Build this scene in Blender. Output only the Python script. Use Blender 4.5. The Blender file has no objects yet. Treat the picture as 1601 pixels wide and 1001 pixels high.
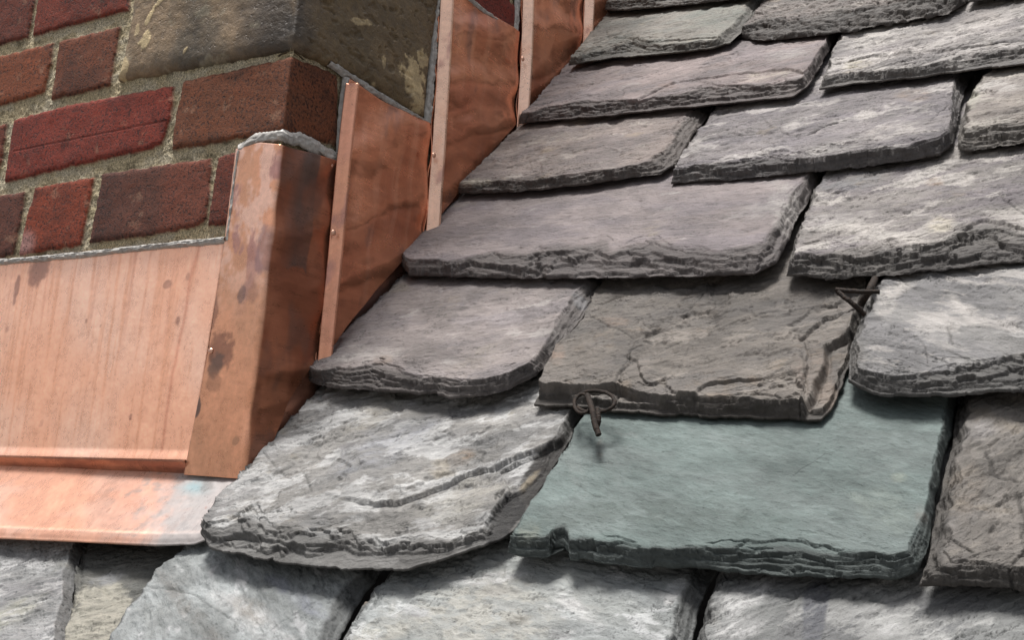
import bpy, math, random
import numpy as np
from mathutils import Matrix, Vector

# ------------------------------------------------------------------ camera
W0, H0, FPX = 1601.0, 1001.0, 1675.2
YAW, PITCH, ROLL, ROOF = map(math.radians, (31.80, 10.60, -4.21, 49.92))
def _rot(a, b, c):
    Rz = np.array([[math.cos(a), -math.sin(a), 0], [math.sin(a), math.cos(a), 0], [0, 0, 1]])
    Rx = np.array([[1, 0, 0], [0, math.cos(b), -math.sin(b)], [0, math.sin(b), math.cos(b)]])
    Ry = np.array([[math.cos(c), 0, math.sin(c)], [0, 1, 0], [-math.sin(c), 0, math.cos(c)]])
    return Rz @ Rx @ Ry
CM = _rot(YAW, PITCH, ROLL)              # columns: right, forward, up
def ray(px, py):
    px = np.asarray(px, float); py = np.asarray(py, float)
    d = np.stack([(px - W0 / 2) / FPX, np.ones_like(px), -(py - H0 / 2) / FPX], -1)
    return d @ CM.T

KS = 0.72497
ZB = 6.0                                  # height of the chimney's copper corner above the ground
D0 = ray(378, 745) * KS
CAM = np.array([0, 0, ZB]) - D0
sc = bpy.context.scene
COL = sc.collection
cd = bpy.data.cameras.new('camera'); cam = bpy.data.objects.new('camera', cd); COL.objects.link(cam)
cd.sensor_width = 36.0; cd.lens = FPX / W0 * 36.0; cd.clip_start = 0.02; cd.clip_end = 2000
M4 = Matrix.Identity(4)
for r in range(3):
    M4[r][0] = CM[r, 0]; M4[r][1] = CM[r, 2]; M4[r][2] = -CM[r, 1]; M4[r][3] = CAM[r]
cam.matrix_world = M4
sc.camera = cam

# ------------------------------------------------------------------ daylight (bright overcast)
SUNV = Vector((-0.08, -0.17, 0.98)).normalized()      # towards the sun
w = bpy.data.worlds.new('World'); sc.world = w; w.use_nodes = True
nt = w.node_tree; bg = nt.nodes['Background']
sky = nt.nodes.new('ShaderNodeTexSky'); sky.sky_type = 'NISHITA'; sky.sun_disc = False
sky.sun_elevation = math.asin(SUNV.z); sky.sun_rotation = math.atan2(SUNV.x, SUNV.y)
sky.air_density = 1.0; sky.dust_density = 4.0; sky.ozone_density = 1.0
hsv = nt.nodes.new('ShaderNodeHueSaturation'); hsv.inputs['Saturation'].default_value = 0.35
nt.links.new(sky.outputs[0], hsv.inputs['Color']); nt.links.new(hsv.outputs[0], bg.inputs[0])
bg.inputs[1].default_value = 0.095
sl = bpy.data.lights.new('sun', 'SUN'); sun = bpy.data.objects.new('sun', sl); COL.objects.link(sun)
sl.energy = 4.3; sl.angle = math.radians(17); sl.color = (1.0, 0.98, 0.955)
sun.rotation_euler = (-SUNV).to_track_quat('-Z', 'Y').to_euler(); sun.location = (0, 0, 20)
sc.view_settings.view_transform = 'Standard'; sc.view_settings.look = 'None'
sc.view_settings.exposure = 0.72; sc.view_settings.gamma = 1.0

# ------------------------------------------------------------------ noise and geometry helpers
def _hash(i, j, seed):
    i = i.astype(np.uint32); j = j.astype(np.uint32)
    h = i * np.uint32(374761393) + j * np.uint32(668265263) + np.uint32((seed * 2654435761) & 0xFFFFFFFF)
    h = (h ^ (h >> np.uint32(13))) * np.uint32(1274126177)
    return h ^ (h >> np.uint32(16))
_ang = np.linspace(0, 2 * np.pi, 256, endpoint=False)
_gx, _gy = np.cos(_ang).astype(np.float32), np.sin(_ang).astype(np.float32)
def perlin(x, y, seed=0):
    xi = np.floor(x).astype(np.int64); yi = np.floor(y).astype(np.int64)
    fx = (x - xi).astype(np.float32); fy = (y - yi).astype(np.float32)
    ux = fx * fx * fx * (fx * (fx * 6 - 15) + 10); uy = fy * fy * fy * (fy * (fy * 6 - 15) + 10)
    def g(a, b):
        k = _hash(xi + a, yi + b, seed) & np.uint32(255)
        return _gx[k] * (fx - a) + _gy[k] * (fy - b)
    n0 = g(0, 0); n0 = n0 + ux * (g(1, 0) - n0)
    n1 = g(0, 1); n1 = n1 + ux * (g(1, 1) - n1)
    return (n0 + uy * (n1 - n0)) * 1.5
def fbm(x, y, seed=0, octv=4, gain=0.5):
    s = 0; a = 1.0; t = 0
    for o in range(octv):
        s = s + a * perlin(x * 2 ** o + 17.3 * o, y * 2 ** o - 9.1 * o, seed + o * 31); t += a; a *= gain
    return s / t * 1.3
def cells(x, y, seed=0):
    """random value of the nearest cell and the gap to the second nearest"""
    xi = np.floor(x).astype(np.int64); yi = np.floor(y).astype(np.int64)
    d1 = np.full(x.shape, 9.0); d2 = np.full(x.shape, 9.0); v = np.zeros(x.shape)
    for a in (-1, 0, 1):
        for b in (-1, 0, 1):
            k = _hash(xi + a, yi + b, seed)
            d = (xi + a + (k & np.uint32(1023)) / 1023.0 - x) ** 2 + (yi + b + ((k >> np.uint32(10)) & np.uint32(1023)) / 1023.0 - y) ** 2
            m = d < d1; d2 = np.where(m, d1, np.minimum(d2, d)); v = np.where(m, ((k >> np.uint32(20)) & np.uint32(1023)) / 1023.0, v); d1 = np.where(m, d, d1)
    return v, np.sqrt(d2) - np.sqrt(d1)
def sstep(a, b, x):
    t = np.clip((x - a) / (b - a), 0, 1)
    return t * t * (3 - 2 * t)
def rotc(x, y, deg):
    c, s = math.cos(math.radians(deg)), math.sin(math.radians(deg))
    return x * c + y * s, -x * s + y * c
def poly_sdf(x, y, P):
    """signed distance, positive inside"""
    P = np.asarray(P, float); n = len(P)
    d = np.full(x.shape, 1e9); ins = np.zeros(x.shape, bool)
    for i in range(n):
        ax, ay = P[i]; bx, by = P[(i + 1) % n]
        ex, ey = bx - ax, by - ay
        t = np.clip(((x - ax) * ex + (y - ay) * ey) / (ex * ex + ey * ey + 1e-18), 0, 1)
        d = np.minimum(d, (x - ax - t * ex) ** 2 + (y - ay - t * ey) ** 2)
        if ey != 0:
            c = ((ay > y) != (by > y)) & (x < ex * (y - ay) / ey + ax)
            ins ^= c
    d = np.sqrt(d)
    return np.where(ins, d, -d)
def line_dist(x, y, P):
    P = np.asarray(P, float); d = np.full(x.shape, 1e9)
    for i in range(len(P) - 1):
        ax, ay = P[i]; bx, by = P[i + 1]; ex, ey = bx - ax, by - ay
        t = np.clip(((x - ax) * ex + (y - ay) * ey) / (ex * ex + ey * ey + 1e-18), 0, 1)
        d = np.minimum(d, (x - ax - t * ex) ** 2 + (y - ay - t * ey) ** 2)
    return np.sqrt(d)
def resample(P, n, warp=None):
    P = np.asarray(P, float); L = np.r_[0, np.cumsum(np.linalg.norm(np.diff(P, axis=0), axis=1))]
    s = np.linspace(0, 1, n) if warp is None else warp
    return np.stack([np.interp(s * L[-1], L, P[:, k]) for k in range(P.shape[1])], -1)
def mixc(a, b, t):
    t = np.asarray(t)[..., None]
    return a * (1 - t) + np.asarray(b, float) * t
def lin(r, g, b):
    """sRGB 0-255 to linear"""
    c = np.array([r, g, b]) / 255.0
    return np.where(c < 0.04045, c / 12.92, ((c + 0.055) / 1.055) ** 2.4)

class Frame:
    """a plane in the world: origin O, columns of A are its x, y and normal"""
    def __init__(s, O, A): s.O = np.asarray(O, float); s.A = np.asarray(A, float)
    def un(s, px, py, h=0.0):
        r = ray(px, py); n = s.A[:, 2]
        t = ((s.O - CAM) @ n + h) / (r @ n)
        p = CAM + r * np.asarray(t)[..., None] - s.O
        return np.stack([p @ s.A[:, 0], p @ s.A[:, 1]], -1)
    def unl(s, L, h=0.0):
        L = np.asarray(L, float); return s.un(L[:, 0], L[:, 1], h)
    def matrix(s):
        m = Matrix.Identity(4)
        for r in range(3):
            for c in range(3): m[r][c] = s.A[r, c]
            m[r][3] = s.O[r]
        return m
    def world(s, a, b, h):
        return s.O + s.A @ np.array([a, b, h])
    def project(s, x, y, z=0):
        p = s.O + x[..., None] * s.A[:, 0] + y[..., None] * s.A[:, 1] + np.asarray(z)[..., None] * s.A[:, 2] - CAM
        c = p @ CM
        return W0 / 2 + FPX * c[..., 0] / c[..., 1], H0 / 2 - FPX * c[..., 2] / c[..., 1]
B0 = np.array([0, 0, ZB])
XX, YY, ZZ = np.eye(3)
RS = np.array([0, math.cos(ROOF), math.sin(ROOF)]); RN = np.array([0, -math.sin(ROOF), math.cos(ROOF)])
ROOFF = Frame(B0, np.stack([XX, RS, RN], 1))
FRONT = Frame(B0, np.stack([XX, ZZ, -YY], 1))
SIDE = Frame(B0, np.stack([YY, ZZ, XX], 1))

def build(name, V, F, mat, parent=None, col=None, mw=None, smooth=True):
    me = bpy.data.meshes.new(name)
    V = np.asarray(V, np.float32); F = np.asarray(F, np.int32)
    me.vertices.add(len(V)); me.vertices.foreach_set('co', V.ravel())
    nv = F.shape[1]
    me.loops.add(F.size); me.loops.foreach_set('vertex_index', F.ravel())
    me.polygons.add(len(F))
    me.polygons.foreach_set('loop_start', np.arange(0, F.size, nv, dtype=np.int32))
    me.polygons.foreach_set('loop_total', np.full(len(F), nv, np.int32))
    me.update(calc_edges=True)
    me.polygons.foreach_set('use_smooth', np.full(len(F), smooth))
    if col is not None:
        a = me.color_attributes.new('Col', 'FLOAT_COLOR', 'POINT')
        c = np.ones((len(V), 4), np.float32); c[:, :3] = col[:, :3]
        if col.shape[1] > 3: c[:, 3] = col[:, 3]
        a.data.foreach_set('color', c.ravel())
    me.materials.append(mat)
    o = bpy.data.objects.new(name, me); COL.objects.link(o)
    if mw is not None and parent is None: o.matrix_world = mw
    if parent is not None: o.parent = parent
    return o
def gridfaces(ni, nj):
    k = np.arange(ni * nj).reshape(ni, nj)
    return np.stack([k[:-1, :-1], k[1:, :-1], k[1:, 1:], k[:-1, 1:]], -1).reshape(-1, 4)
def ring(ni, nj):
    k = np.arange(ni * nj).reshape(ni, nj)
    return np.r_[k[:, 0], k[-1, 1:], k[-2::-1, -1], k[0, -2:0:-1]]
def solid(X, Y, Z, zlow, inset=0.0):
    """grid surface + skirt down to zlow + underside; X[i,j] with i along x and j along y"""
    ni, nj = X.shape
    V = np.stack([X, Y, Z], -1).reshape(-1, 3); F = gridfaces(ni, nj)
    r = ring(ni, nj)
    low = V[r].copy(); low[:, 2] = np.minimum(zlow, low[:, 2] - 1e-4)
    c = V.mean(0)
    n0 = len(V); n = len(r); k = np.arange(n); k2 = (k + 1) % n
    F2 = np.stack([r[k], n0 + k, n0 + k2, r[k2]], -1)
    cen = np.array([[c[0], c[1], zlow]])
    V = np.vstack([V, low, cen])
    F3 = np.stack([n0 + k[::2], np.full(len(k[::2]), n0 + n), n0 + (k[::2] + 2) % n, n0 + (k[::2] + 1) % n], -1)
    return V, np.vstack([F, F2, F3]), r
def ext_col(col, r):
    return np.vstack([col, col[r], col[r[:1]]])
def tag(o, label, cat, group=None, kind=None):
    if label: o['label'] = label
    if cat: o['category'] = cat
    if group: o['group'] = group
    if kind: o['kind'] = kind
    return o
def empty(name, mw):
    o = bpy.data.objects.new(name, None); o.empty_display_size = 0.02; COL.objects.link(o); o.matrix_world = mw
    return o
def tube(pts, rad, n=8, jit=0.0, seed=0, closed=False):
    P = np.asarray(pts, float); m = len(P); rng = np.random.RandomState(seed)
    rad = np.broadcast_to(np.asarray(rad, float), (m,)).copy() * (1 + jit * rng.randn(m))
    T = np.gradient(P, axis=0) if not closed else np.roll(P, -1, 0) - np.roll(P, 1, 0)
    T /= np.linalg.norm(T, axis=1)[:, None]
    up = np.array([0.13, 0.2, 0.97]); V = []
    for i in range(m):
        a = np.cross(T[i], up); a /= np.linalg.norm(a); b = np.cross(T[i], a)
        for k in range(n):
            t = 2 * math.pi * k / n
            V.append(P[i] + rad[i] * (math.cos(t) * a + math.sin(t) * b))
    F = []
    for i in range(m if closed else m - 1):
        for k in range(n):
            i2 = (i + 1) % m
            F.append((i * n + k, i * n + (k + 1) % n, i2 * n + (k + 1) % n, i2 * n + k))
    V = list(V)
    if not closed:
        for e in (0, m - 1):
            c = len(V); V.append(P[e])
            for k in range(0, n, 2):
                q = (c, e * n + k, e * n + (k + 1) % n, e * n + (k + 2) % n)
                F.append(q if e == 0 else q[::-1])
    return np.array(V), np.array(F)
def spline(P, n):
    """Catmull-Rom through P"""
    P = np.asarray(P, float); Q = np.vstack([2 * P[0] - P[1], P, 2 * P[-1] - P[-2]])
    out = []
    for s in np.linspace(0, len(P) - 1 - 1e-9, n):
        i = int(s); t = s - i; a, b, c, d = Q[i:i + 4]
        out.append(0.5 * (2 * b + (c - a) * t + (2 * a - 5 * b + 4 * c - d) * t * t + (-a + 3 * b - 3 * c + d) * t ** 3))
    return np.array(out)
def join(parts):
    V = []; F = []; n = 0
    for v, f in parts: V.append(v); F.append(np.asarray(f) + n); n += len(v)
    return np.vstack(V), np.vstack(F)

# ------------------------------------------------------------------ materials
class Mat:
    def __init__(s, name):
        s.m = bpy.data.materials.new(name); s.m.use_nodes = True
        s.t = s.m.node_tree; s.b = s.t.nodes['Principled BSDF']
        s.tc = s.t.nodes.new('ShaderNodeTexCoord').outputs['Object']
    def n(s, t, **k):
        o = s.t.nodes.new(t)
        for a, v in k.items(): setattr(o, a, v)
        return o
    def link(s, a, b): s.t.links.new(a, b)
    def mapp(s, scale, rot=(0, 0, 0)):
        r = s.n('ShaderNodeMapping'); r.inputs['Rotation'].default_value = rot; s.link(s.tc, r.inputs[0])
        q = s.n('ShaderNodeMapping'); q.inputs['Scale'].default_value = scale; s.link(r.outputs[0], q.inputs[0])
        return q.outputs[0]
    def noise(s, scale, detail=5, rough=0.55, rot=(0, 0, 0), typ=None, dist=0.0):
        if not isinstance(scale, tuple): scale = (scale,) * 3
        q = s.n('ShaderNodeTexNoise'); q.inputs['Scale'].default_value = 1.0
        q.inputs['Detail'].default_value = detail; q.inputs['Roughness'].default_value = rough
        q.inputs['Distortion'].default_value = dist
        if typ: q.noise_type = typ
        s.link(s.mapp(scale, rot), q.inputs['Vector'])
        return q.outputs[0]
    def ramp(s, v, lo, hi, a=0.0, b=1.0):
        q = s.n('ShaderNodeMapRange'); s.link(v, q.inputs[0])
        for i, x in enumerate((lo, hi, a, b)): q.inputs[1 + i].default_value = x
        return q.outputs[0]
    def math(s, op, a, b=None):
        q = s.n('ShaderNodeMath', operation=op)
        for i, x in enumerate((a, b)):
            if x is None: continue
            if isinstance(x, (int, float)): q.inputs[i].default_value = x
            else: s.link(x, q.inputs[i])
        return q.outputs[0]
    def mix(s, fac, a, b, mode='MIX'):
        q = s.n('ShaderNodeMix', data_type='RGBA', blend_type=mode)
        for i, x in ((0, fac), (6, a), (7, b)):
            if isinstance(x, (int, float)): q.inputs[i].default_value = x
            elif isinstance(x, tuple): q.inputs[i].default_value = x + (1,)
            else: s.link(x, q.inputs[i])
        return q.outputs[2]
    def attr(s, name='Col'):
        return s.n('ShaderNodeAttribute', attribute_name=name)
    def scalecol(s, col, v):
        q = s.n('ShaderNodeVectorMath', operation='SCALE'); s.link(col, q.inputs[0]); s.link(v, q.inputs['Scale'])
        return q.outputs[0]
    def bump(s, h, dist, strength=1.0, prev=None):
        q = s.n('ShaderNodeBump'); q.inputs['Distance'].default_value = dist; q.inputs['Strength'].default_value = strength
        s.link(h, q.inputs['Height'])
        if prev is not None: s.link(prev, q.inputs['Normal'])
        return q.outputs[0]
    def done(s, col=None, rough=None, normal=None, metal=None, spec=None):
        for k, v in (('Base Color', col), ('Roughness', rough), ('Metallic', metal), ('Specular IOR Level', spec)):
            if v is None: continue
            if isinstance(v, (int, float)): s.b.inputs[k].default_value = v
            elif isinstance(v, tuple): s.b.inputs[k].default_value = v + (1,)
            else: s.link(v, s.b.inputs[k])
        if normal is not None: s.link(normal, s.b.inputs['Normal'])
        return s.m

def slate_material():
    m = Mat('slate'); at = m.attr(); m.tc = m.attr('tex').outputs['Vector']
    z = 0.0
    streak = m.noise((120, 300, 200), 8, 0.66, (0, 0, z), dist=0.8)
    grain = m.noise(1500, 4, 0.7)
    blot = m.noise((130, 260, 200), 6, 0.6, (0, 0, z))
    pits = m.noise((500, 1100, 900), 3, 0.5, (0, 0, z))
    f = m.math('MULTIPLY', m.ramp(streak, 0.3, 0.7, 0.91, 1.09), m.ramp(grain, 0.25, 0.75, 0.88, 1.12))
    f = m.math('MULTIPLY', f, m.ramp(blot, 0.3, 0.7, 0.86, 1.14))
    dark = m.ramp(pits, 0.26, 0.35, 0.65, 1.0)
    f = m.math('MULTIPLY', f, dark)
    c = m.scalecol(at.outputs['Color'], f)
    b1 = m.bump(streak, 0.0013, 0.75); b1 = m.bump(dark, 0.0007, 0.8, b1)
    b2 = m.bump(grain, 0.0005, 0.9, b1)
    b3 = m.bump(blot, 0.0016, 0.8, b2)
    return m.done(c, m.ramp(blot, 0.3, 0.7, 0.5, 0.75), b3, spec=0.2)
def brick_material():
    m = Mat('brick_and_mortar'); at = m.attr()
    isb = at.outputs['Alpha']
    sp = m.noise(430, 4, 0.6); sand = m.noise(650, 4, 0.75); sand2 = m.noise(1500, 2, 0.6); fine = m.noise(900, 3, 0.6)
    fb = m.math('MULTIPLY', m.math('MAXIMUM', m.ramp(sp, 0.34, 0.50, 0.25, 1.05), m.ramp(m.noise(60, 3, .5), .45, .62, 0.2, 0.85)), m.ramp(fine, 0.3, 0.7, 0.72, 1.28))
    fm = m.math('MULTIPLY', m.ramp(sand, 0.34, 0.64, 0.30, 1.6), m.ramp(sand2, 0.3, 0.7, 0.6, 1.4))
    q = m.n('ShaderNodeMix', data_type='FLOAT'); m.link(isb, q.inputs[0]); m.link(fm, q.inputs[2]); m.link(fb, q.inputs[3])
    c = m.scalecol(at.outputs['Color'], q.outputs[0])
    hb = m.math('ADD', m.math('MULTIPLY', m.ramp(sp, 0.3, 0.45, 0, 1), 0.5), m.math('MULTIPLY', fine, 0.4))
    hm = m.math('ADD', m.math('MULTIPLY', sand, 2.2), m.math('MULTIPLY', sand2, 0.9))
    q2 = m.n('ShaderNodeMix', data_type='FLOAT'); m.link(isb, q2.inputs[0]); m.link(hm, q2.inputs[2]); m.link(hb, q2.inputs[3])
    return m.done(c, 0.8, m.bump(q2.outputs[0], 0.0016, 1.0), spec=0.3)
def stone_material():
    m = Mat('quoin_stone'); at = m.attr()
    g = m.noise(900, 4, 0.7); b = m.noise((120, 120, 180), 6, 0.6); p = m.noise(300, 3, 0.5)
    f = m.math('MULTIPLY', m.ramp(g, 0.3, 0.7, 0.75, 1.25), m.ramp(b, 0.3, 0.7, 0.72, 1.28))
    c = m.scalecol(at.outputs['Color'], f)
    n = m.bump(b, 0.0014, 0.8); n = m.bump(m.ramp(p, 0.25, 0.4, 0, 1), 0.0007, 0.8, n); n = m.bump(g, 0.0004, 0.8, n)
    return m.done(c, m.ramp(b, 0.3, 0.7, 0.4, 0.7), n, spec=0.4)
def copper_material(name='copper_sheet', r0=.24, r1=.36):
    m = Mat(name); at = m.attr()
    st = m.noise((260, 9, 260), 5, 0.6); gr = m.noise(1300, 3, 0.6); bl = m.noise((55, 28, 55), 6, 0.62); dd = m.noise((160, 110, 160), 3, 0.5)
    f = m.math('MULTIPLY', m.ramp(st, 0.3, 0.7, 0.90, 1.10), m.ramp(gr, 0.3, 0.7, 0.92, 1.08))
    f = m.math('MULTIPLY', f, m.ramp(bl, 0.3, 0.7, 0.88, 1.12))
    c = m.scalecol(at.outputs['Color'], f)
    spots = m.ramp(dd, 0.26, 0.30, 1.0, 0.0)
    c = m.mix(m.math('MULTIPLY', spots, 0.3), c, (0.22, 0.07, 0.035))
    r = m.math('ADD', m.ramp(bl, 0.3, 0.7, r0, r1), m.ramp(st, 0.3, 0.7, -0.03, 0.03))
    n = m.bump(bl, 0.0008, 0.5); n = m.bump(gr, 0.00006, 0.5, n)
    return m.done(c, r, n, metal=at.outputs['Alpha'])
def sealant_material():
    m = Mat('sealant'); a = m.noise(260, 5, 0.6); b = m.noise(1200, 3, 0.6)
    c = m.mix(m.ramp(a, 0.3, 0.7), (0.20, 0.185, 0.17), (0.40, 0.38, 0.35))
    c = m.mix(m.ramp(b, 0.25, 0.4, 0.35, 0.0), c, (0.12, 0.10, 0.08))
    return m.done(c, 0.5, m.bump(a, 0.0008, 0.7))
def wire_material():
    m = Mat('rusty_wire'); a = m.noise(700, 4, 0.6)
    return m.done(m.mix(m.ramp(a, 0.35, 0.7), (0.010, 0.009, 0.008), (0.032, 0.020, 0.014)), 0.8, m.bump(a, 0.0005, 0.9), metal=0.0, spec=0.2)
def plain(name, c1, c2, scale, rough=0.9):
    m = Mat(name); a = m.noise(scale, 6, 0.6)
    return m.done(m.mix(m.ramp(a, 0.3, 0.7), c1, c2), rough, m.bump(a, 0.2 / scale, 0.6))
M_SLATE, M_BRICK, M_STONE, M_COPPER, M_SEAL, M_WIRE = slate_material(), brick_material(), stone_material(), copper_material(), sealant_material(), wire_material()
M_COPPER2 = copper_material('brushed_copper', .17, .30)
M_FELT = plain('roofing_felt', (0.012, 0.012, 0.013), (0.03, 0.03, 0.032), 200)
M_GROUND = plain('gravel', (0.10, 0.095, 0.09), (0.17, 0.16, 0.15), 2.0)

# ------------------------------------------------------------------ setting
V = np.array([[-600, -600, 0], [600, -600, 0], [600, 600, 0], [-600, 600, 0]], float)
tag(build('ground', V, [[0, 1, 2, 3]], M_GROUND), 'wide pale gravel ground far below the roof', None, kind='structure')
def box(x0, x1, y0, y1, z0, z1):
    V = np.array([[x, y, z] for x in (x0, x1) for y in (y0, y1) for z in (z0, z1)], float)
    return V, np.array([[0, 1, 3, 2], [4, 6, 7, 5], [0, 4, 5, 1], [2, 3, 7, 6], [0, 2, 6, 4], [1, 5, 7, 3]])
v, f = box(-1.2, 1.3, -0.5, 1.6, -0.085, -0.060)
tag(build('roof_deck', v, f, M_FELT, mw=ROOFF.matrix()), 'dark roofing felt over boards seen in the gaps between the slates', 'roof deck')

# ------------------------------------------------------------------ slates
ALPHA = 0.122
def make_slate(label, bot, L, R, crest, T=0.0125, H=0.010, wl=0.003, wr=0.004, crestR=None, cols=None, ang=-12,
               rough=1.0, bloom=0.3, warm=0.2, stains=(), ledges=(), grooves=(), seed=0, ext=0.13, alpha=None, res=1.0,
               flake=1.0, jit=1.0, K=7, sat=0.70, tk=0.64, cleft=0.9, dim=0.59, clampu=True, cracks=0.85):
    al = ALPHA if alpha is None else alpha
    T = T * tk; K = min(K, 6)
    bot = np.array(bot, float)
    mid = bot[len(bot) // 2]
    o = ROOFF.un(mid[0], mid[1], H - T)
    s, c = math.sin(al), math.cos(al)
    A = np.stack([XX, RS * c - RN * s, RN * c + RS * s], 1)
    fr = Frame(ROOFF.world(o[0], o[1], H), A)
    rng = np.random.RandomState(seed + 101)
    B = fr.unl(bot, -T); Lf = fr.unl(L, -0.6 * T); Rt = fr.unl(R, -T) + np.array([[0.0012, 0]])
    B[0] = Lf[0] = 0.5 * (B[0] + Lf[0]); Rt[0] = B[-1]
    if clampu:
        lo = -0.002 - fr.O[0]
        for q in (B, Lf): q[:, 0] = np.maximum(q[:, 0], lo)
    Cr = fr.unl(crest, 0.0)
    # extend under the course above
    Lf = np.vstack([Lf, Lf[-1] + [0, ext]]); Rt = np.vstack([Rt, Rt[-1] + [0, Lf[-1, 1] - Rt[-1, 1]]])
    Wd = B[-1, 0] - B[0, 0]
    pxw = abs(bot[-1, 0] - bot[0, 0]); nu = int(np.clip(pxw / 1.5 * res, 60, 560))
    # jittered outline curves
    def jitter(P, n, amp, sd, cusp=0.0):
        Q = resample(P, n); t = np.linspace(0, 1, n)
        L_ = np.linalg.norm(np.diff(Q, axis=0), axis=1).sum()
        nx = fbm(t * L_ * 45, t * 0 + sd * 3.7, sd, 5, 0.6); ny = fbm(t * L_ * 45, t * 0 + sd * 5.1 + 9, sd + 7, 5, 0.6)
        fade = np.minimum(1, np.minimum(t, 1 - t) * 12)
        cv_, _ = cells(t * L_ * 60 + 3, t * 0 + sd, sd); ny = ny + (0.9 * (cv_ - 0.5) if cusp else 0)
        c_ = np.abs(fbm(t * L_ * 26 + 3, t * 0 + sd * 2.9, sd + 11, 5, 0.6)); ny = ny + 1.0 * cusp * (c_ - 0.25)
        return Q + np.stack([nx, ny], -1) * (amp * fade)[:, None]
    B = jitter(B, 900, 0.0016 * jit, seed + 1, 2.6); Lf = jitter(Lf, 500, 0.0016 * jit, seed + 2); Rt = jitter(Rt, 500, 0.0022 * jit, seed + 3)
    hgt = Lf[-1, 1] - Lf[0, 1]
    bw = max(np.interp(B[:, 0], Cr[:, 0], Cr[:, 1]) - B[:, 1]) * 1.25 / hgt
    bw = min(max(bw, 0.08), 0.6)
    vis = 1 - (ext - 0.02) / hgt
    n1 = int(62 * res * (1 + bw)); n2 = int((vis - bw) * hgt / 0.00095 * res) if vis > bw else 4; n2 = max(n2, 6)
    t = np.r_[np.linspace(0, bw, n1, endpoint=False), np.linspace(bw, max(vis, bw + .02), n2, endpoint=False), np.linspace(max(vis, bw + .02), 1, 14)]
    sx = np.linspace(0, 1, nu)
    e = 0.10                                             # a little denser towards the right edge
    sx = sx + e * np.sin(sx * math.pi) / math.pi
    sx = sx / sx[-1]
    Bc = resample(B, 0, sx); Tc = np.stack([np.interp(sx, [0, 1], [Lf[-1, 0], Rt[-1, 0]]), np.interp(sx, [0, 1], [Lf[-1, 1], Rt[-1, 1]])], -1)
    Lc = resample(Lf, 0, t); Rc = resample(Rt, 0, t)
    S_, T_ = np.meshgrid(sx, t, indexing='ij')
    def coons(k):
        return ((1 - T_) * Bc[:, k][:, None] + T_ * Tc[:, k][:, None] + (1 - S_) * Lc[:, k][None] + S_ * Rc[:, k][None]
                - ((1 - S_) * (1 - T_) * Bc[0, k] + S_ * T_ * Tc[-1, k] + S_ * (1 - T_) * Bc[-1, k] + (1 - S_) * T_ * Tc[0, k]))
    X, Y = coons(0), coons(1)
    o_ = np.argsort(B[:, 0]); yb = np.interp(X, B[o_, 0], B[o_, 1])
    ycr = np.interp(X, Cr[:, 0], Cr[:, 1])
    db = Y - yb; wb = np.maximum(ycr - yb, 0.0055) * np.clip(1 + 0.75 * fbm((fr.O[0] + X) * 17, X * 0 + seed, seed + 8, 4), .35, 1.8)
    xr = np.interp(Y, Rt[:, 1], Rt[:, 0]); xl = np.interp(Y, Lf[:, 1], Lf[:, 0])
    if crestR is not None:
        q = fr.unl(crestR, 0.0); wrr = np.maximum(xr - np.interp(Y, q[:, 1], q[:, 0]), 0.002)
    else: wrr = wr
    wll = wl * (1 + 0.8 * fbm(Y * 60, Y * 0 + seed, seed + 5, 3))
    wrr = wrr * np.clip(1 + 0.8 * fbm(Y * 28, Y * 0 + seed, seed + 6, 4), .3, 1.9)
    D = np.minimum(np.minimum(db / wb, (xr - X) / wrr), (X - xl) / np.maximum(wll, 0.001))
    D = np.maximum(D, 0)
    gx, gy = fr.O[0] + X, Y + seed * 0.37
    Z = np.full(X.shape, -T)
    side = (xr - X) / wrr < db / wb
    lay = np.zeros(X.shape)
    cs = np.linspace(0.02, 0.9, K) + rng.uniform(-.05, .05, K)
    ws = rng.uniform(0.4, 1.6, K); ws = ws / ws.sum()
    tot = np.zeros(X.shape)
    for k in range(K):
        fx, fy = (rng.uniform(16, 30), rng.uniform(30, 60))
        pc = gx + 0.9 * gy; Dn = np.minimum(D, 3.0)
        n0 = fbm(pc * fx * 0.9, Dn * 0.9 + k, seed * 13 + k * 7, 5, 0.5)
        n1 = np.abs(fbm(pc * fx * 1.1 + 5, Dn * 1.2 + 4, seed * 13 + k * 7 + 3, 4, 0.5))
        wp = 0.5 * fbm(pc * 60, Dn * 3, seed + k * 3, 3)
        cv, _ = cells(pc * rng.uniform(28, 60) + wp, Dn * rng.uniform(1.0, 1.8) + wp + k * 7, seed * 5 + k)
        n = 1.15 * n0 + 0.8 * n1 - 0.20 + 0.9 * (cv - 0.5)
        amp = (0.18 + 0.34 * cs[k]) * rng.uniform(0.6, 1.6)
        th = np.maximum(cs[k] + amp * rough * n, 0.004)
        st = sstep(0, 0.030 + 0.02 * k / K, D - th)
        Z -= 0.0009 * np.exp(-((D - th + 0.03) / 0.032) ** 2) * sstep(-0.1, 0.25, fbm(pc * 22, Dn, seed * 3 + k + 900, 3)) * sstep(0.05, 0.2, D)
        tot += ws[k] * st; lay += st
    Z += T * (0.80 * tot + 0.20 * np.clip(D * 0.9, 0, 1))
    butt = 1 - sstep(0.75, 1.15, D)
    # surface relief
    lx, ly = rotc(gx, gy, ang)
    Z += 0.0008 * fbm(gx * 9, gy * 11, seed + 40, 3)
    strx = fbm(lx * 35, ly * 150, seed + 50, 5, 0.6)
    Z += 0.00020 * rough * strx
    Z += butt * 0.00035 * fbm(lx * 90, ly * 260, seed + 51, 4, 0.6)
    flk = np.zeros(X.shape); sawc = 0; face = sstep(0.9, 1.5, D)
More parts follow.
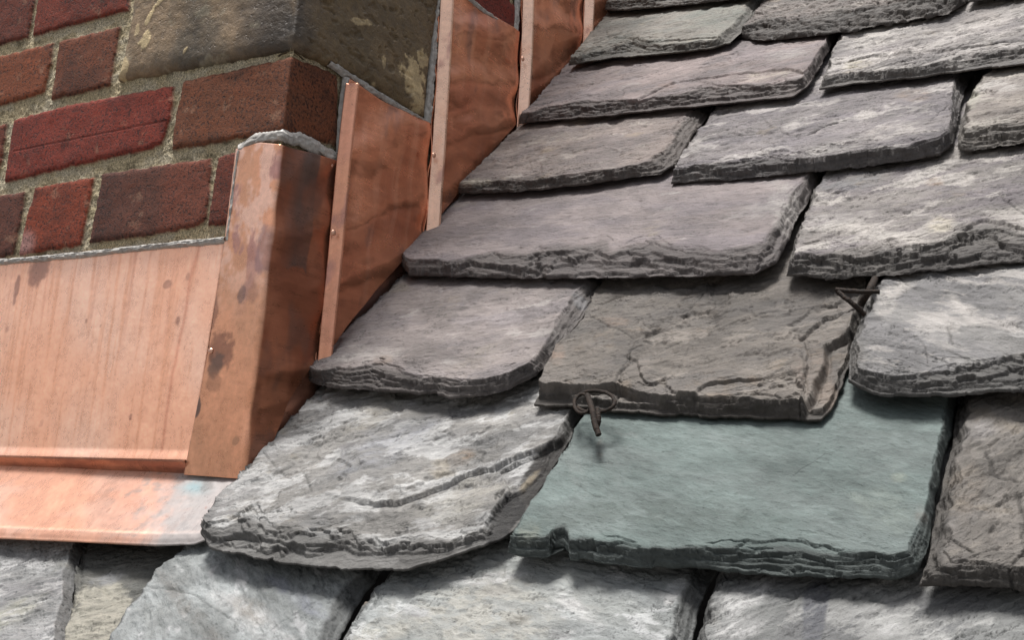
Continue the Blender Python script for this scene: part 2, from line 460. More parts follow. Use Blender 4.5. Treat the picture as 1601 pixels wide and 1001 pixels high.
    for k in range(3):                                    # tilted cleavage terraces with sharp risers
        a2 = ang + rng.uniform(-18, 18); qx, qy = rotc(gx, gy, a2); g_ = (7, 13, 24)[k]
        q = -qy * g_ * rng.uniform(.8, 1.2) + 1.1 * fbm(qx * g_ * .8, qy * g_ * 1.3, seed * 19 + k, 6, 0.55)
        f_ = q - np.floor(q); saw = np.where(f_ < 0.93, f_ / 0.93, (1 - f_) / 0.07)
        mk = sstep(-0.15, 0.2, fbm(gx * 13, gy * 13, seed * 19 + k + 50, 3)) * (0.25 + 0.75 * face)
        Z -= cleft * (0.0016, 0.0011, 0.0007)[k] * saw * mk
        flk += (f_ > 0.9) * 0.8 * mk; sawc = sawc + (saw - .5) * mk * min(cleft, 1.2) * (.30, .22, .14)[k]
    for k in range(8):
        a2 = ang + rng.uniform(-16, 16)
        qx, qy = rotc(gx, gy, a2)
        fq = 1 if k < 4 else 2.2
        n = fbm(qx * fq * rng.uniform(7, 16), qy * fq * rng.uniform(24, 60), seed * 17 + k * 5 + 3, 6, 0.6)
        th = rng.uniform(0.12, 0.38)
        st = sstep(th, th + 0.022, n)
        Z -= flake * rng.uniform(0.0003, 0.0009) / fq ** .5 * st; flk += st
    fl = np.zeros(X.shape)
    for k, (ax, ay, dz) in enumerate(((11, 26, .0011), (24, 60, .0006), (50, 120, .00035))):   # broken cleavage plates
        wx = fbm(gx * ax * 2.2, gy * ay * 1.1, seed + 300 + k, 5, .6); wy = fbm(gx * ax * 2.2 + 9, gy * ay * 1.1, seed + 310 + k, 5, .6)
        cv, gap = cells(lx * ax + 0.55 * wx, ly * ay + 0.75 * wy, seed * 7 + k)
        lev = np.floor(cv * 3.2) / 3.0 * (fbm(gx * 8, gy * 8, seed + 320 + k, 2) > -0.12)
        edge = sstep(0.0, 0.06, gap)
        Z -= cleft * dz * lev * edge * (0.4 + 0.6 * face); fl += lev * edge * (.5, .35, .25)[k]
    crk = fbm(lx * 11 + 3, ly * 26, seed + 77, 6, 0.62); msk = sstep(0.1, 0.3, fbm(gx * 14, gy * 18, seed + 78, 2))
    crack = np.exp(-(crk / 0.011) ** 2) * msk * cracks
    c2_ = np.exp(-(fbm(lx * 26 + 9, ly * 90, seed + 79, 5, 0.6) / 0.016) ** 2) * sstep(0.12, 0.35, fbm(gx * 30 + 4, gy * 40, seed + 80, 3))
    crack = np.maximum(crack, c2_ * min(1, cracks))
    Z -= 0.0010 * crack
    for g in grooves:                                    # traced cracks: pixel polyline, half width, depth
        P = fr.unl(g[0], 0.0); wob = 0.0012
        d = line_dist(X + wob * fbm(gx * 90, gy * 90, 5, 3), Y + wob * fbm(gx * 90, gy * 90, 6, 3), P)
        q = np.exp(-(d / g[1]) ** 2); Z -= g[2] * q; crack = np.maximum(crack, q * 0.8)
    low = np.zeros(X.shape)
    for g in ledges:                                     # traced lamination lifted off: polygon, depth, layers
        P = fr.unl(g[0], 0.0); wob = g[3] if len(g) > 3 else 0.002
        sd = poly_sdf(X + wob * fbm(gx * 60, gy * 60, 15 + seed, 4), Y + wob * fbm(gx * 60, gy * 60, 16 + seed, 4), P)
        nl = g[2]; tp = 1.0
        if len(g) > 5:
            tq = fr.project(X, Y, Z)[0]; tp = sstep(g[5][0], g[5][1], tq)
        for k in range(nl):
            off = k * (g[4] if len(g) > 4 else 0.0012)
            st = sstep(0, 0.0005, sd - off * (1 + 0.8 * fbm(gx * 70, gy * 70, 33 + k, 3)))
            Z = np.maximum(Z - g[1] * tp / nl * st - 0.0008 * tp * np.exp(-((sd - off - .0012) / .0009) ** 2), -T * 0.97 + 0.2 * (Z + T))
        low = np.maximum(low, sstep(0, 0.001, sd))
    Z = np.minimum(Z, 0.0016)
    # pigment, with the shade of the butt edges painted in
    c1, c2, c3, cw = [np.array(q) for q in cols]
    m1 = sstep(-0.25, 0.35, fbm(lx * 14, ly * 34, seed + 60, 5, 0.6))
    C = np.broadcast_to(c1, X.shape + (3,)).copy(); C = mixc(C, c2, m1)
    m2 = sstep(0.50 - bloom, 0.66 - bloom, fbm(lx * 18 + 5, ly * 42, seed + 61, 7, 0.66)); C = mixc(C, c3, m2 * 0.66)
    m3 = sstep(0.62 - warm, 0.95 - warm, fbm(gx * 20, gy * 30, seed + 62, 5, 0.6)); C = mixc(C, cw, m3 * 0.6)
    C *= (1 + 0.06 * np.clip(flk - 1, -1, 2) * 0.5)[..., None]
    C *= dim * (1.06 + sawc - 0.16 * min(cleft, 1.3) * fl + 0.48 * fbm(lx * 12 + 8, ly * 22, seed + 65, 5, 0.6) + 0.18 * fbm(gx * 60, gy * 90, seed + 66, 4, 0.6))[..., None]
    C *= (1 + 0.10 * fbm(lx * 50, ly * 180, seed + 63, 4, 0.6))[..., None]
    C = mixc(C, (0.5 * c1 + 0.5 * C.mean(-1, keepdims=True) * np.array([0.86, 0.82, 0.77])) * 0.36, butt * 0.9)  # shade of the downward-facing butt edges, painted as darker stone
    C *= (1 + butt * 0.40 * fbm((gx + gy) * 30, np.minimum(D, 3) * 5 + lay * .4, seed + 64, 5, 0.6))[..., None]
    ppx, ppy = fr.project(X, Y, Z)
    for (sx_, sy_, rx, ry, deg, colr, am) in stains:
        qx, qy = rotc(ppx - sx_, -(ppy - sy_), deg)
        d = np.sqrt((qx / rx) ** 2 + (qy / ry) ** 2) + 0.45 * fbm(gx * 45, gy * 60, int(sx_) + seed, 5, 0.6)
        colr = np.asarray(colr) * (dim * 1.12 if dim < 0.9 else 1.0)
        br = sstep(-0.15, 0.12, fbm(lx * 60, ly * 130, int(sy_) + seed, 6, 0.65))
        C = mixc(C, colr, am * (1 - sstep(0.45, 1.2, d)) * (0.30 + 0.60 * br) if am <= 1 else np.minimum(1, am * (1 - sstep(0.75, 1.1, d)) * (0.6 + 0.4 * br)))
    C *= (1 - 0.6 * np.clip(crack, 0, 1))[..., None]
    C = (C.mean(-1, keepdims=True) * (1 - sat) + C * sat) * (np.array([1.04, .99, .94]) if seed > 12 else 1.0)
    C = np.clip(C, 0.006, 0.9)
    V, F, r = solid(X, Y, Z, -T - 0.0012)
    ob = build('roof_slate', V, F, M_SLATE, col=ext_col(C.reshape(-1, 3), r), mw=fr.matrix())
    tx = ext_col(np.stack([lx + seed * 0.131, ly, Z], -1).reshape(-1, 3), r)
    a = ob.data.attributes.new('tex', 'FLOAT_VECTOR', 'POINT'); a.data.foreach_set('vector', tx.astype(np.float32).ravel())
    tag(ob, label, 'slate', group='rough slates laid in courses on the roof')
    return ob, fr
G_LAV, G_MAU, G_GRY, G_PALE = lin(136, 122, 120), lin(118, 107, 110), lin(125, 122, 120), lin(176, 173, 172)
G_BLU, G_BLK, G_BRN, G_TAN = lin(138, 142, 147), lin(50, 48, 48), lin(116, 105, 94), lin(152, 134, 112)
G_GRN, G_GRN2, G_GRNP, G_YEL = lin(105, 132, 125), lin(88, 113, 107), lin(130, 150, 134), lin(168, 160, 134)
RUST, WHITE = lin(150, 120, 86), lin(186, 184, 181)
LAV = (G_LAV, G_MAU, G_PALE, G_TAN); GRY = (G_GRY, G_LAV, G_PALE, G_TAN)

# --- lowest course, cut by the frame
make_slate('pale violet grey slate below the copper apron, far left of the lowest course',
    [(-420, 1180), (-200, 1185), (0, 1190), (85, 1192)], [(-420, 1180), (-330, 1000), (-260, 850), (-235, 800)],
    [(85, 1192), (97, 1080), (104, 1000), (108, 960), (118, 890), (128, 850), (140, 810)], [(-420, 1160), (-200, 1165), (0, 1168), (80, 1168)],
    T=0.011, H=0.004, wr=0.007, cols=(lin(143, 143, 141), lin(130, 129, 130), WHITE, lin(150, 150, 128)), bloom=0.45, warm=0.3, sat=.6, dim=.66, seed=3, ang=25, clampu=False, flake=1.3,
    stains=[(20, 960, 60, 20, 30, lin(150, 148, 118), .5), (210/2, 870, 40, 20, 0, lin(130, 124, 108), .4)], cracks=.9)
make_slate('small dark slate with a raised yellowish flake, just below the copper apron',
    [(60, 1190), (110, 1192), (170, 1192)], [(60, 1190), (80, 1080), (100, 1000), (118, 900), (128, 850), (136, 815)],
    [(170, 1192), (190, 1080), (215, 1000), (262, 905), (292, 870), (300, 838)], [(60, 1170), (110, 1170), (170, 1168)],
    T=0.011, H=0.000, wr=0.006, cols=(lin(108, 106, 98), lin(92, 92, 86), lin(140, 138, 134), lin(118, 113, 102)), bloom=0.15, sat=.6, dim=.60, seed=4, ang=20, cleft=1.0, clampu=False,
    ledges=[([(128, 838), (300, 838), (262, 890), (228, 916), (196, 922), (172, 931), (146, 914), (128, 934), (112, 960), (98, 985)], 0.004, 2, 0.0015)],
    stains=[(150, 965, 66, 44, 50, lin(160, 154, 134), 1.3), (170, 905, 34, 12, 15, lin(150, 152, 158), .6)])
make_slate('pale blue grey slate with layered right edge, below the big cracked slate',
    [(180, 1190), (300, 1196), (400, 1200), (480, 1204)], [(180, 1190), (165, 1080), (170, 1001), (205, 945), (240, 898), (276, 868), (300, 838)],
    [(480, 1204), (500, 1080), (528, 1001), (560, 940), (590, 898), (615, 860)], [(180, 1170), (300, 1172), (400, 1176), (480, 1180)],
    crestR=[(440, 1180), (465, 1080), (492, 1001), (516, 940), (545, 892), (566, 860)],
    T=0.013, H=0.006, wl=.006, cols=(lin(144, 150, 149), lin(132, 137, 135), lin(186, 186, 186), lin(140, 136, 128)), bloom=0.28, warm=.15, sat=.6, dim=.66, seed=5, ang=-35, clampu=False,
    grooves=[([(560/2.5, 915), (300, 925), (320, 940), (355, 960)], .0006, .0007)], cracks=.35, flake=.8,
    stains=[(400, 975, 95, 24, -38, WHITE, .65), (300, 960, 110, 16, -50, lin(112, 106, 98), .6), (395, 955, 34, 20, -20, lin(136, 126, 112), .6), (460, 930, 60, 14, -35, lin(124, 128, 146), .6)])
make_slate('pale slate with a broad cream patch and dark pits, below the green slate',
    [(500, 1204), (700, 1212), (900, 1220), (1040, 1224)], [(500, 1204), (512, 1080), (530, 1001), (560, 950), (600, 902), (620, 868)],
    [(1040, 1224), (1062, 1080), (1076, 1001), (1092, 940), (1112, 905), (1125, 870)], [(500, 1184), (700, 1190), (900, 1196), (1040, 1200)],
    crestR=[(1005, 1200), (1030, 1080), (1042, 1001), (1060, 940), (1072, 905), (1084, 870)],
    T=0.013, H=0.006, wl=.008, cols=(lin(145, 150, 148), lin(137, 141, 137), lin(190, 191, 190), lin(160, 154, 138)), bloom=0.3, warm=.2, sat=.6, dim=.66, seed=6, ang=-5, clampu=False,
    ledges=[([(690, 905), (740, 898), (800, 897), (850, 912), (820, 898), (740, 894)], .0006, 1)], flake=.9,
    stains=[(760, 960, 150, 62, 0, lin(168, 164, 150), .85), (900, 950, 50, 14, -35, WHITE, .8), (770, 905, 70, 10, 6, WHITE, .7), (800, 975, 34, 10, 20, lin(86, 80, 70), .8), (780, 925, 36, 12, 0, lin(134, 130, 122), .6),
            (570, 940, 10, 6, 60, RUST, .7), (1050, 935, 16, 8, 50, WHITE, .8), (600, 985, 50, 20, 10, lin(174, 168, 150), .6), (655, 960, 16, 7, 0, lin(120, 118, 124), .7)])
make_slate('white streaked slate with a dark vertical band, right end of the lowest course',
    [(1070, 1224), (1300, 1232), (1600, 1240), (1900, 1246)], [(1070, 1224), (1078, 1080), (1084, 1001), (1100, 950), (1118, 908), (1128, 870)],
    [(1900, 1246), (1930, 1080), (1950, 900)], [(1070, 1204), (1300, 1208), (1600, 1214), (1900, 1220)],
    T=0.012, H=0.005, wl=.006, cols=(lin(124, 125, 122), lin(112, 112, 112), lin(168, 167, 162), lin(136, 128, 116)), bloom=0.38, warm=.2, sat=.6, dim=.66, seed=7, ang=38, clampu=False,
    stains=[(1165, 935, 56, 22, 35, WHITE, .9), (1150, 985, 56, 18, 20, WHITE, .85), (1275, 955, 20, 75, -4, lin(92, 93, 99), 1.1), (1390, 985, 24, 12, 0, WHITE, .5)])
# --- course of the green slate
make_slate('big pale grey slate split by a long crack, beside the copper apron',
    [(312, 832), (332, 856), (400, 872), (480, 884), (560, 891), (640, 890), (700, 872), (745, 856), (785, 842), (803, 830)],
    [(312, 832), (330, 795), (350, 765), (378, 742), (408, 692), (440, 655), (470, 628), (492, 605), (505, 580)],
    [(803, 830), (830, 792), (850, 755), (872, 715), (893, 675), (907, 650), (930, 610)],
    [(312, 815), (345, 822), (380, 806), (430, 812), (480, 832), (545, 820), (620, 826), (700, 842), (745, 838), (800, 812)],
    crestR=[(750, 835), (772, 800), (800, 762), (835, 720), (862, 685), (885, 655), (905, 610)],
    T=0.016, H=0.015, wl=.004, cols=(lin(146, 142, 136), lin(130, 128, 126), lin(196, 195, 192), lin(158, 146, 124)), bloom=0.5, warm=.25, seed=11, ang=22, cleft=1.8, flake=1.0,
    ledges=[([(775, 722), (845, 692), (892, 668), (930, 640), (920, 760), (805, 870), (742, 870), (752, 805), (792, 758)], .0028, 1, .0012), ([(484, 766), (512, 772), (560, 778), (620, 770), (700, 742), (780, 714), (860, 684), (905, 668), (870, 740), (800, 850), (700, 910), (300, 910), (330, 830), (440, 800)], .0030, 1, .0012, .0012, (470, 600))],
    grooves=[([(470, 730), (480, 752), (486, 768)], .0006, .0009), ([(410, 705), (440, 735), (452, 742)], .0006, .0007)],
    stains=[(722, 716, 24, 12, 20, RUST, .6), (440, 700, 55, 16, 30, WHITE, .6), (370, 775, 40, 20, 20, WHITE, .55), (600, 700, 90, 26, 25, lin(150, 152, 160), .55),
            (740, 770, 60, 30, 20, lin(172, 166, 152), .6),
            (700, 800, 60, 20, 0, lin(168, 164, 152), .5), (545, 700, 22, 8, 10, lin(110, 106, 108), .6), (590, 645, 70, 20, 30, lin(150, 140, 118), .4), (850, 735, 74, 22, 58, lin(50, 46, 43), 1.4), (790, 812, 44, 24, 55, lin(48, 46, 45), 1.4), (828, 752, 22, 6, 45, lin(150, 134, 106), .8)])
make_slate('smooth green slate with pale lichen spots and a small notch in its lower edge',
    [(792, 860), (812, 868), (850, 872), (862, 866), (866, 856), (880, 854), (889, 862), (893, 873), (980, 882), (1080, 887), (1180, 895), (1300, 902), (1400, 905), (1434, 893)],
    [(792, 858), (818, 812), (845, 770), (872, 722), (900, 676), (925, 636), (945, 600)],
    [(1434, 893), (1447, 850), (1458, 780), (1468, 720), (1482, 672), (1492, 630), (1500, 590)],
    [(792, 842), (860, 843), (900, 850), (960, 848), (1050, 858), (1130, 855), (1200, 850), (1300, 862), (1400, 856), (1440, 838)],
    crestR=[(1424, 850), (1444, 800), (1452, 760), (1463, 710), (1474, 660), (1484, 625), (1496, 590)],
    T=0.0135, H=0.012, wl=.003, sat=.44, cols=(G_GRN, lin(111, 133, 127), lin(126, 146, 139), G_GRN2), bloom=0.12, warm=.3, seed=12, ang=-15, rough=.9, flake=.35, cracks=.12, jit=.8, cleft=.3, dim=.52,
    stains=[(1385, 800, 52, 36, -20, G_GRNP, .5), (1405, 747, 14, 8, 0, lin(140, 154, 128), .6), (1345, 782, 20, 8, -30, G_GRNP, .6), (1060, 805, 170, 26, -3, lin(82, 104, 95), .7),
            (938, 700, 7, 20, 0, lin(120, 110, 88), .5), (825, 832, 24, 20, 30, lin(140, 150, 122), .6), (1440, 805, 12, 20, 10, lin(150, 130, 108), .4), (900, 740, 14, 70, 20, lin(128, 146, 139), .5), (960, 730, 16, 60, 30, lin(126, 144, 138), .4), (900, 810, 70, 20, 10, lin(92, 110, 100), .5)],
    grooves=[([(925, 720), (958, 724)], .0004, .0004), ([(900, 755), (925, 772), (938, 776)], .0004, .0005), ([(1240, 742), (1290, 706)], .0003, .0003), ([(860, 843), (925, 848), (990, 848)], .0005, .0006)])
make_slate('brown tinged lumpy slate to the right of the green slate',
    [(1436, 910), (1500, 914), (1600, 917), (1750, 920), (1900, 922)], [(1436, 910), (1448, 865), (1462, 790), (1478, 715), (1494, 640), (1505, 590)],
    [(1900, 922), (1930, 800), (1960, 600)], [(1436, 890), (1500, 884), (1540, 880), (1600, 888), (1750, 892), (1900, 896)],
    T=0.0135, H=0.011, wl=.008, cols=(lin(118, 113, 107), lin(110, 107, 105), lin(146, 138, 126), lin(136, 124, 104)), bloom=0.3, warm=.45, seed=13, ang=48, flake=.8, cleft=1.5, dim=.60, cracks=.3, sat=.5, clampu=False, rough=1.2,
    stains=[(1530, 670, 30, 24, 0, lin(158, 156, 158), .6), (1510, 770, 30, 50, -10, lin(142, 126, 104), .4), (1460, 800, 16, 100, -14, lin(92, 88, 84), .5), (1480, 870, 50, 20, 0, lin(96, 90, 86), .5)],
    grooves=[([(1540, 700), (1552, 735), (1590, 745)], .0008, .0012), ([(1485, 840), (1520, 860)], .0008, .0012), ([(1590, 760), (1600, 800), (1596, 830)], .0008, .0010), ([(1601, 850), (1580, 885), (1578, 912)], .0007, .0015)])
# --- third course
make_slate('mauve grey slate lying on top of the big cracked pale slate',
    [(472, 590), (500, 602), (560, 609), (640, 613), (700, 619), (760, 618), (800, 604), (838, 585), (858, 560)],
    [(472, 590), (498, 560), (530, 530), (556, 492), (582, 462), (602, 442), (622, 415)],
    [(858, 560), (884, 534), (905, 505), (925, 478), (945, 448), (965, 410)],
    [(472, 584), (520, 574), (572, 570), (640, 582), (720, 592), (792, 588), (858, 560)],
    crestR=[(796, 592), (848, 542), (872, 500), (892, 460), (912, 444), (930, 410)],
    T=0.0155, H=0.017, cols=(lin(140, 132, 132), lin(128, 122, 126), lin(168, 165, 164), lin(150, 138, 122)), bloom=0.2, warm=.2, seed=21, ang=6, flake=.5,
    stains=[(570, 555, 60, 12, 8, WHITE, .6), (600, 562, 18, 8, 0, RUST, .3), (905, 470, 10, 20, 30, lin(140, 144, 152), .5), (620, 450, 26, 8, 0, lin(140, 134, 118), .5), (760, 555, 60, 18, 20, lin(150, 142, 130), .4)])
make_slate('brown double layered slate with a wire ring at its left corner',
    [(833, 628), (870, 636), (940, 641), (1040, 646), (1150, 652), (1230, 655), (1283, 657), (1300, 640)],
    [(833, 628), (846, 598), (860, 572), (866, 552), (890, 532), (908, 512), (922, 480), (940, 452), (958, 420)],
    [(1300, 640), (1316, 600), (1331, 550), (1345, 500), (1358, 468), (1378, 420)],
    [(833, 612), (900, 624), (960, 626), (1040, 632), (1150, 637), (1230, 640), (1300, 628)],
    crestR=[(1288, 630), (1302, 590), (1316, 545), (1328, 495), (1340, 462), (1360, 420)],
    T=0.0165, H=0.015, tk=.78, cleft=1.7, dim=.62, sat=.45, wl=.003, cols=(lin(120, 111, 102), lin(106, 100, 96), lin(140, 130, 118), lin(140, 118, 90)), bloom=0.22, warm=.35, seed=22, ang=14, flake=.7, cracks=.2, rough=.8, K=6,
    ledges=[([(820, 590), (862, 596), (905, 596), (955, 594), (1000, 604), (1060, 618), (1110, 618), (1180, 618), (1250, 632), (1262, 606), (1284, 560), (1290, 530), (1318, 512), (1342, 490), (1380, 440), (1400, 560), (1320, 700), (800, 680)], .0062, 3, .0022, .0007),
        ([(985, 545), (1000, 580), (1025, 592), (1040, 582), (1052, 606), (1072, 612), (1122, 590), (1190, 584), (1240, 575), (1255, 600), (1245, 660), (940, 660), (962, 596)], .0014, 1, .0045, .001),
        ([(1250, 519), (1287, 489), (1332, 474), (1400, 450), (1400, 600), (1262, 640), (1252, 580), (1262, 550)], .0018, 1, .0035, .001)],
    stains=[(870, 552, 14, 20, 0, lin(160, 118, 84), .5), (960, 500, 24, 10, 0, lin(150, 118, 90), .4), (1225, 545, 26, 10, 0, lin(70, 64, 60), .5), (1215, 570, 22, 8, 20, lin(160, 136, 100), .5),
            (1040, 490, 120, 16, -12, lin(98, 94, 92), .5), (1255, 585, 16, 34, 20, lin(140, 120, 104), .5), (1290, 600, 20, 60, 20, lin(142, 118, 96), .6)],
    grooves=[([(1040, 540), (1100, 515), (1180, 492), (1250, 478), (1330, 468)], .0006, .0010), ([(920, 489), (987, 522), (1040, 534)], .0006, .0011), ([(961, 595), (984, 545), (1004, 534)], .0006, .0011), ([(1246, 627), (1257, 579), (1250, 545)], .0006, .0008), ([(1070, 485), (1085, 468), (1098, 455)], .0005, .0006), ([(1000, 490), (1050, 496), (1120, 505)], .0005, .0005)])
make_slate('blue grey slate with white streaks, right of the T shaped wire',
    [(1325, 592), (1345, 606), (1390, 616), (1450, 618), (1530, 613), (1601, 608), (1750, 604), (1900, 600)],
    [(1325, 590), (1328, 545), (1338, 505), (1346, 482), (1362, 450), (1386, 425), (1398, 395)],
    [(1900, 600), (1930, 520), (1960, 360)], [(1325, 574), (1400, 584), (1480, 574), (1540, 564), (1601, 552), (1750, 545), (1900, 540)],
    T=0.0145, H=0.017, wl=.007, cols=(lin(132, 133, 134), lin(122, 123, 127), lin(172, 170, 168), lin(142, 132, 116)), bloom=0.35, warm=.2, seed=23, ang=-20, clampu=False,
    stains=[(1395, 455, 44, 12, 25, WHITE, .85), (1385, 480, 22, 12, 25, WHITE, .6), (1510, 490, 40, 8, -50, WHITE, .6), (1460, 520, 60, 20, -30, lin(160, 160, 160), .5), (1340, 560, 14, 30, 10, lin(84, 80, 76), .6)],
    grooves=[([(1396, 424), (1432, 451)], .0006, .0008), ([(1478, 510), (1490, 535)], .0005, .0008), ([(1370, 465), (1410, 462)], .0004, .0008)])
# --- fourth course
make_slate('long mauve slate with a thick layered edge, directly above the ring wire slate',
    [(613, 412), (640, 429), (720, 431), (800, 433), (940, 433), (1080, 431), (1180, 426), (1214, 410)],
    [(613, 410), (640, 374), (664, 348), (690, 326), (716, 304), (735, 275)],
    [(1214, 410), (1230, 375), (1246, 338), (1262, 312), (1278, 285), (1292, 255)],
    [(613, 398), (650, 404), (700, 404), (760, 396), (860, 390), (930, 378), (1000, 374), (1060, 384), (1120, 392), (1190, 372), (1214, 362)],
    crestR=[(1186, 385), (1206, 355), (1224, 318), (1242, 296), (1256, 278), (1270, 255)],
    T=0.0165, H=0.018, cols=(lin(138, 128, 130), lin(124, 116, 122), lin(160, 158, 158), lin(148, 138, 124)), bloom=0.1, warm=.15, seed=31, ang=-4, cleft=.35, flake=.45, cracks=.3,
    stains=[(1230, 325, 30, 50, 25, lin(168, 166, 164), .7), (700, 322, 40, 8, 10, lin(176, 170, 162), .5), (1180, 330, 50, 14, 10, lin(156, 154, 154), .5)])
make_slate('white bloomed slate with an ochre spot, right above the T shaped wire',
    [(1228, 426), (1300, 432), (1400, 426), (1500, 416), (1601, 405), (1750, 392), (1900, 380)],
    [(1228, 424), (1236, 385), (1250, 345), (1266, 308), (1284, 276), (1298, 240)],
    [(1900, 380), (1930, 300), (1960, 160)], [(1228, 404), (1250, 392), (1300, 396), (1340, 397), (1400, 385), (1480, 372), (1540, 356), (1601, 348), (1750, 336), (1900, 325)],
    T=0.0165, H=0.0175, wl=.006, cols=(lin(134, 130, 128), lin(118, 112, 118), lin(182, 179, 175), lin(152, 140, 122)), bloom=0.45, warm=.2, seed=32, ang=8, clampu=False,
    stains=[(1300, 345, 50, 14, 10, WHITE, .6), (1340, 375, 70, 10, 10, WHITE, .6), (1470, 352, 26, 14, 10, lin(190, 184, 166), .8), (1462, 284, 16, 8, 0, RUST, .6), (1400, 330, 120, 18, 5, lin(106, 100, 106), .6), (1330, 285, 60, 16, 10, lin(122, 126, 134), .6), (1450, 268, 60, 10, 18, WHITE, .6)],
    grooves=[([(1560, 300), (1590, 325), (1601, 330)], .0006, .0009)])
# --- fifth course
make_slate('short pinkish brown slate, fifth course from below, against the copper',
    [(715, 298), (760, 301), (850, 294), (930, 286), (980, 276), (1030, 270), (1055, 256)],
    [(715, 298), (742, 268), (775, 236), (805, 206), (818, 190), (835, 165)],
    [(1055, 256), (1068, 235), (1082, 210), (1098, 190), (1112, 170), (1125, 150)],
    [(715, 290), (760, 281), (820, 278), (860, 275), (930, 263), (980, 260), (1025, 246), (1055, 238)],
    T=0.013, H=0.0165, wr=.014, cols=(lin(136, 124, 120), lin(124, 114, 114), lin(164, 156, 150), lin(158, 140, 118)), bloom=0.25, warm=.3, seed=41, ang=5, flake=.7, K=7,
    stains=[(745, 285, 30, 8, 5, lin(200, 194, 178), .7), (870, 215, 60, 8, 5, lin(170, 160, 150), .6), (780, 240, 40, 8, 10, lin(166, 158, 150), .5)])
make_slate('grey slate with white flecks and a wavy crack, in the middle of the fifth course',
    [(1048, 282), (1100, 281), (1200, 273), (1300, 263), (1400, 252), (1470, 240), (1490, 224)],
    [(1048, 282), (1062, 250), (1085, 218), (1104, 190), (1122, 168), (1138, 140)],
    [(1490, 224), (1494, 190), (1500, 160), (1510, 130), (1522, 95)],
    [(1048, 268), (1080, 256), (1130, 251), (1200, 243), (1280, 246), (1350, 239), (1420, 223), (1490, 208)],
    crestR=[(1486, 215), (1486, 185), (1486, 155), (1490, 128), (1500, 95)],
    T=0.0155, H=0.0165, cols=(lin(132, 127, 130), lin(120, 115, 122), lin(178, 175, 174), lin(150, 138, 120)), bloom=0.4, warm=.15, seed=42, ang=10,
    grooves=[([(1100, 216), (1150, 209), (1221, 202), (1252, 212), (1286, 197), (1337, 177)], .0006, .0012), ([(1455, 185), (1480, 160)], .0006, .0008)],
    stains=[(1350, 182, 22, 8, 20, WHITE, .7), (1240, 195, 26, 8, 20, WHITE, .6), (1430, 148, 30, 10, 0, RUST, .4), (1400, 145, 50, 12, 5, lin(100, 94, 92), .5), (1400, 205, 60, 12, 10, lin(184, 180, 176), .6)])
make_slate('warm grey slate with a chipped pale corner, right end of the fifth course',
    [(1497, 225), (1510, 231), (1560, 226), (1601, 219), (1750, 200), (1900, 186)],
    [(1497, 225), (1497, 200), (1504, 175), (1514, 150), (1524, 132), (1545, 110), (1552, 80)],
    [(1900, 186), (1930, 120), (1960, 20)], [(1497, 200), (1540, 186), (1601, 180), (1750, 165), (1900, 150)],
    T=0.0155, H=0.0165, wl=.007, cols=(lin(140, 133, 126), lin(128, 120, 116), lin(176, 172, 164), lin(150, 140, 120)), bloom=0.4, warm=.3, seed=43, ang=16, clampu=False,
    stains=[(1560, 135, 50, 12, 10, WHITE, .8), (1520, 150, 14, 16, 0, lin(176, 178, 160), .8)])
# --- sixth course
make_slate('long rosy slate with a rib along its lower right edge, beside the copper',
    [(810, 190), (870, 186), (960, 179), (1060, 168), (1160, 158), (1240, 150), (1262, 135)],
    [(810, 188), (838, 160), (862, 132), (884, 108), (900, 92), (915, 65)],
    [(1262, 135), (1275, 112), (1288, 88), (1300, 65), (1312, 48), (1322, 20)],
    [(810, 178), (850, 163), (900, 158), (960, 155), (1000, 152), (1060, 142), (1110, 132), (1160, 128), (1210, 124), (1262, 116)],
    crestR=[(1250, 120), (1266, 100), (1280, 78), (1290, 58), (1300, 42), (1312, 20)],
    T=0.0155, H=0.0165, cols=(lin(140, 126, 126), lin(126, 116, 120), lin(160, 152, 152), lin(152, 138, 122)), bloom=0.12, warm=.15, seed=51, ang=7, flake=.5, K=8,
    ledges=[([(1000, 150), (1060, 124), (1110, 116), (1170, 108), (1230, 104), (1300, 120), (1240, 170), (1000, 190), (940, 185)], .0014, 1, .0014)],
    stains=[(1200, 118, 50, 8, 10, lin(176, 168, 152), .6), (1230, 85, 40, 10, 8, lin(170, 166, 164), .6), (1045, 132, 16, 8, 0, lin(160, 130, 118), .4)])
make_slate('pale grey slate with a long diagonal crack, right end of the sixth course',
    [(1280, 136), (1330, 130), (1400, 124), (1480, 113), (1601, 98), (1750, 78), (1900, 60)],
    [(1280, 134), (1288, 108), (1298, 82), (1310, 58), (1322, 40), (1335, 12)],
    [(1900, 60), (1930, 0), (1960, -90)], [(1280, 118), (1330, 112), (1400, 106), (1450, 98), (1500, 84), (1550, 70), (1601, 64), (1750, 50), (1900, 35)],
    T=0.0145, H=0.0165, wl=.005, cols=(lin(150, 146, 145), lin(134, 130, 132), lin(188, 185, 183), lin(164, 152, 128)), bloom=0.5, warm=.25, seed=52, ang=12, clampu=False,
    ledges=[([(1270, 105), (1300, 94), (1360, 80), (1440, 76), (1510, 68), (1601, 58), (1750, 40), (1800, 120), (1250, 160)], .0015, 1, .001)],
    grooves=[([(1300, 94), (1360, 80), (1440, 74), (1510, 68), (1601, 60)], .0006, .0012), ([(1425, 100), (1440, 72), (1450, 60)], .0005, .0006)],
    stains=[(1340, 100, 26, 8, 10, lin(172, 166, 136), .6), (1360, 66, 50, 12, 10, WHITE, .7), (1540, 30, 40, 14, 5, lin(160, 154, 150), .5)])
